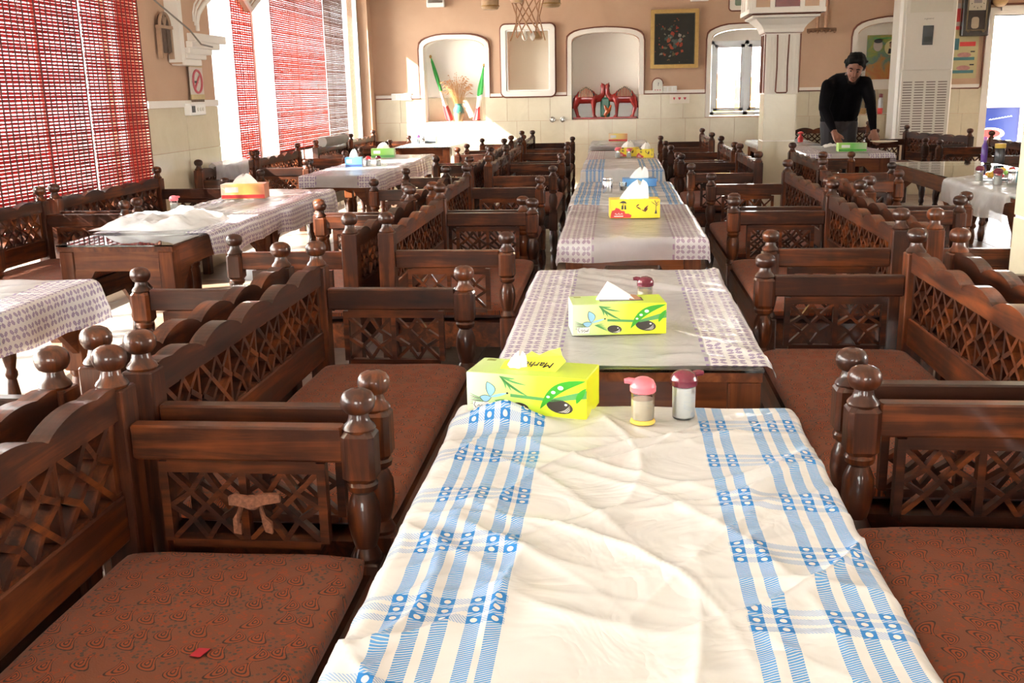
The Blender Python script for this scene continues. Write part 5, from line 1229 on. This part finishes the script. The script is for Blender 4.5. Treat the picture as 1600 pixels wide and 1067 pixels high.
MB().box(0, .008, -.115, .115, .03, .225).build('cloth', bnm, t); MB().box(.0, .010, -.115, .115, .225, .255).build('top_band', gdm, t); MB().box(.0, .010, -.118, .118, .0, .035).build('bottom_band', gdm, t)
mb = MB()
for k in range(14): y = -.11 + .0169 * k; mb.box(.002, .006, y - .004, y + .004, -.018, .0); mb.box(.002, .006, y - .004, y + .004, .255, .28)
mb.build('fringe', m_('dark_fringe', (.16, .10, .06)), t)
MB().tube([(.012, .078 * math.cos(a), .125 + .078 * math.sin(a)) for a in [2 * PI * i / 28 for i in range(29)]], .009, 6).build('red_ring', m_('rose_red', (.50, .10, .12)), t); MB().bar((.012, .055, .18), (.012, -.055, .07), .008, .013, (1, 0, 0)).build('red_slash', m_('rose_red', (.50, .10, .12)), t)
MB().box(.008, .011, -.05, .02, .115, .13).build('cigarette', inkb, t); MB().tube([(.01, .025, .135), (.01, .04, .15), (.01, .03, .165), (.01, .045, .18)], .005, 5).build('smoke', m_('grey_ink', (.45, .40, .36)), t)
t = thing('thermostat', 'ivory control box with dark window below the no-smoking hanging', 'control box', (WX + .012, 7.21, 1.13)); MB().cbox(0, .05, -.135, .135, 0, .082, .004).build('case', M['white'], t); MB().box(.049, .053, -.115, -.06, .02, .066).build('window', inkb, t)
for k in range(3): MB().lathe([(.013, 0), (.013, .006)], n=12).build('knob', m_('ivory_plastic', (.7, .68, .62)), t).matrix_local = Matrix.Translation((.05, -.01 + .045 * k, .04)) @ Matrix.Rotation(PI / 2, 4, 'Y')
tag(MB().tube([(WX + .02, 6.55, 2.02), (WX + .03, 6.72, 1.88), (WX + .17, 6.92, 1.70), (WX + .19, 7.05, 1.61), (WX + .19, 7.25, 1.60)], .006, 6).build('cable', m_('grey_cable', (.22, .2, .17))), 'thin grey cable sagging across the left pier to the arch', 'cable')

#=====================================================================  PERSON
def person():
    t = thing('person', 'person in black sweater and grey trousers leaning over the table', 'person', (2.33, 11.12, 0))
    # local: x right (viewer), -y toward the camera
    P = lambda x, y, z: Vector((x, y, z))
    hip, wst, chest, neck = P(0, .0, .90), P(-.01, -.06, 1.02), P(-.01, -.22, 1.235), P(.003, -.375, 1.345)
    headc = P(.012, -.525, 1.40)
    sL, sR = P(-.185, -.28, 1.245), P(.18, -.27, 1.265)         # viewer-left = his right arm
    eL, hL = P(-.235, -.38, 1.03), P(-.16, -.55, .80)
    eR, hR = P(.225, -.36, 1.06), P(.245, -.46, .80)
    caps = [(hip + P(-.08, .02, 0), .115, hip + P(.08, .02, 0), .115), (hip, .14, wst, .15), (wst + P(-.08, 0, -.03), .13, chest + P(-.07, 0, -.01), .135), (wst + P(.07, 0, -.03), .13, chest + P(.07, 0, -.01), .13), (chest + P(-.08, 0, 0), .12, sL + P(.03, 0, -.01), .085), (chest + P(.08, 0, 0), .12, sR + P(-.03, 0, -.01), .085), (chest + P(-.05, -.01, .03), .11, neck + P(-.01, .03, -.035), .07), (chest + P(.05, -.01, .03), .11, neck + P(.01, .03, -.035), .07), (neck + P(0, .03, -.02), .058, neck + P(.008, -.06, .02), .052),
            (sL, .07, sL.lerp(eL, .5), .068), (sL.lerp(eL, .5), .068, eL, .056), (eL, .05, eL.lerp(hL, .5), .046), (eL.lerp(hL, .5), .045, hL, .032), (sR, .068, sR.lerp(eR, .5), .062), (sR.lerp(eR, .5), .062, eR, .052), (eR, .05, eR.lerp(hR, .5), .045), (eR.lerp(hR, .5), .044, hR, .031)]
    for s in (-1, 1):
        k, f = P(s * .10, -.03, .50), P(s * .11, .05, .085)
        caps += [(hip + P(s * .09, .01, -.04), .105, k, .07), (k, .068, f, .05), (f + P(0, .02, -.04), .042, f + P(0, -.12, -.045), .038)]
    # hands: palm + fingers
    def hand(w, d, side):
        d = d.normalized(); q = w + d * .085; lat = Vector((1, 0, 0))
        out = [(w, .028, w + d * .05, .030), (w + d * .03 - lat * .018, .019, q - lat * .022, .016), (w + d * .03 + lat * .018, .019, q + lat * .022, .016)]
        for i, (o, l) in enumerate(((-.03, .055), (-.01, .068), (.011, .064), (.031, .05))):
            b = q + lat * o * side; m = b + d * l * .5 + P(0, -.005, 0); e = m + Vector((d.x, d.y - .25, d.z)) * l * .5
            out += [(b, .0105, m, .0098), (m, .0098, e, .0085)]
        th = w + d * .035 - lat * .03 * side
        out += [(th, .014, th - lat * .03 * side + d * .028, .011), (th - lat * .03 * side + d * .028, .011, th - lat * .032 * side + d * .055, .009)]
        return out
    caps += hand(hL, Vector((.22, -.45, -.62)), -1) + hand(hR, Vector((.15, -.30, -.75)), 1)
    # head: tilted down and to his right
    def HD(x, y, z):
        v = Matrix.Rotation(.40, 4, 'X') @ Vector((x, y, z)); v = Matrix.Rotation(.16, 4, 'Y') @ v
        v = Matrix.Rotation(-.22, 4, 'Z') @ v; return headc + v
    caps += [(HD(0, .025, .045), .088, HD(0, -.01, .05), .085), (HD(0, -.02, -.02), .072, HD(0, -.035, -.07), .05), (HD(0, -.075, -.095), .024, HD(0, -.055, -.09), .04), (HD(0, -.10, .015), .011, HD(0, -.122, -.025), .015), (HD(-.013, -.108, -.028), .009, HD(.013, -.108, -.028), .009), (HD(-.035, -.088, .03), .016, HD(.035, -.088, .03), .016), (HD(-.022, -.098, -.062), .009, HD(.022, -.098, -.062), .009), (HD(-.085, .01, .0), .012, HD(-.088, .015, .03), .015), (HD(.085, .01, .0), .012, HD(.088, .015, .03), .015)]
    sk = plain('skin', (.22, .085, .05), .5, vary=.1); sw = plain('black_knit', (.003, .0025, .0035), .9, vary=.3, scale=80, spec=.08); tr = plain('grey_trouser', (.022, .019, .022), .8, vary=.15); sh = M['black']
    wl_, wr_ = hL, hR
    def mf(c):
        if (c - headc).length < .165 and (c.y < -.425 or (c.z > 1.345 and c.y < -.36)): return 0
        if (c - wl_).length < .2 and (c - wl_).dot(Vector((.22, -.45, -.62))) > -.003: return 0
        if (c - wr_).length < .2 and (c - wr_).dot(Vector((.15, -.30, -.75))) > -.003: return 0
        if c.z < .09: return 3
        if c.z < .885 and not (abs(c.x) > .14 and c.y < -.14) and c.y > -.3: return 2
        return 1
    b = blob('body', caps, .0075, [sk, sw, tr, sh], t, smooth=4, matfn=mf)
    hair = plain('black_hair', (.003, .0025, .0025), .7, vary=.4, scale=120, spec=.15)
    rnd = random.Random(2); hc = [(HD(0, .012, .068), .1, HD(0, .045, .03), .094), (HD(-.04, -.045, .10), .036, HD(.04, -.045, .10), .036), (HD(-.08, .02, .01), .018, HD(-.078, -.02, .05), .024), (HD(.08, .02, .01), .018, HD(.078, -.02, .05), .024)]
    for k in range(70):
        dv = Vector((rnd.gauss(0, 1), rnd.gauss(.15, 1), rnd.gauss(.5, 1))).normalized()
        if dv.z < -.1 or (dv.y < -.35 and dv.z < .5): continue
        q = Vector((0, .025, .055)) + dv * .088; e = q + dv * rnd.uniform(.004, .018) + Vector((rnd.uniform(-.012, .012), -.006, 0)); hc.append((HD(*q), .02, HD(*e), .011))
    blob('hair', hc, .0075, hair, t, smooth=2)
    bd = [(HD(-.046, -.052, -.078), .010, HD(-.024, -.080, -.108), .012), (HD(.046, -.052, -.078), .010, HD(.024, -.080, -.108), .012), (HD(-.026, -.086, -.104), .0155, HD(.026, -.086, -.104), .0155), (HD(-.068, -.028, -.03), .007, HD(-.048, -.052, -.078), .009), (HD(.068, -.028, -.03), .007, HD(.048, -.052, -.078), .009), (HD(-.018, -.104, -.047), .004, HD(.018, -.104, -.047), .004)]
    blob('beard', bd, .006, plain('beard_hair', (.016, .009, .007), .8, vary=.4, scale=150, spec=.1), t, smooth=1)
    for s in (-1, 1):
        MB().tube([HD(s * .016, -.1, .036), HD(s * .034, -.1, .042), HD(s * .05, -.085, .034)], .005, 6).build('eyebrow', hair, t); MB().ball(HD(s * .032, -.094, .016), .009, 10, 8).build('eye', m_('eye_dark', (.03, .02, .018), rough=.2), t, True)
    blob('sweater_collar', [(neck + P(-.045, .02, .0), .02, neck + P(.05, .02, .0), .02), (neck + P(-.045, .02, 0), .02, neck + P(0, -.02, -.04), .02), (neck + P(.05, .02, 0), .02, neck + P(0, -.02, -.04), .02)], .008, sw, t)
    return hL, hR
hL, hR = person()
mb = MB(); V = []
for j in range(19):
    for i in range(19):
        a, b = -1 + i / 9, -1 + j / 9; r = math.hypot(a, b); k = max(0, 1 - r * .8)
        V.append((.085 * a * (1 + .2 * noise.noise(Vector((a, b, 3)))), .07 * b, .045 * k ** .7 * (.8 + .5 * noise.noise(Vector((a * 3, b * 3, 1)))) + .0))
mb.add(V, [(j * 19 + i, j * 19 + i + 1, (j + 1) * 19 + i + 1, (j + 1) * 19 + i) for j in range(18) for i in range(18)])
tag(mb.build('cleaning_cloth', whitec, None, True, (2.12, 10.40, .660)), 'white cleaning cloth under the hand of the man', 'cloth')
t = thing('serving_plate', 'cream oval plate held in the hand of the man, right of the green box', 'plate', (2.63, 10.45, .69)); MB().lathe([(.06, 0), (.07, .003), (.13, .016), (.128, .02), (.06, .007)], n=26).build('plate', m_('cream_ceramic', (.72, .66, .52), rough=.2, vary=.02), t, True)
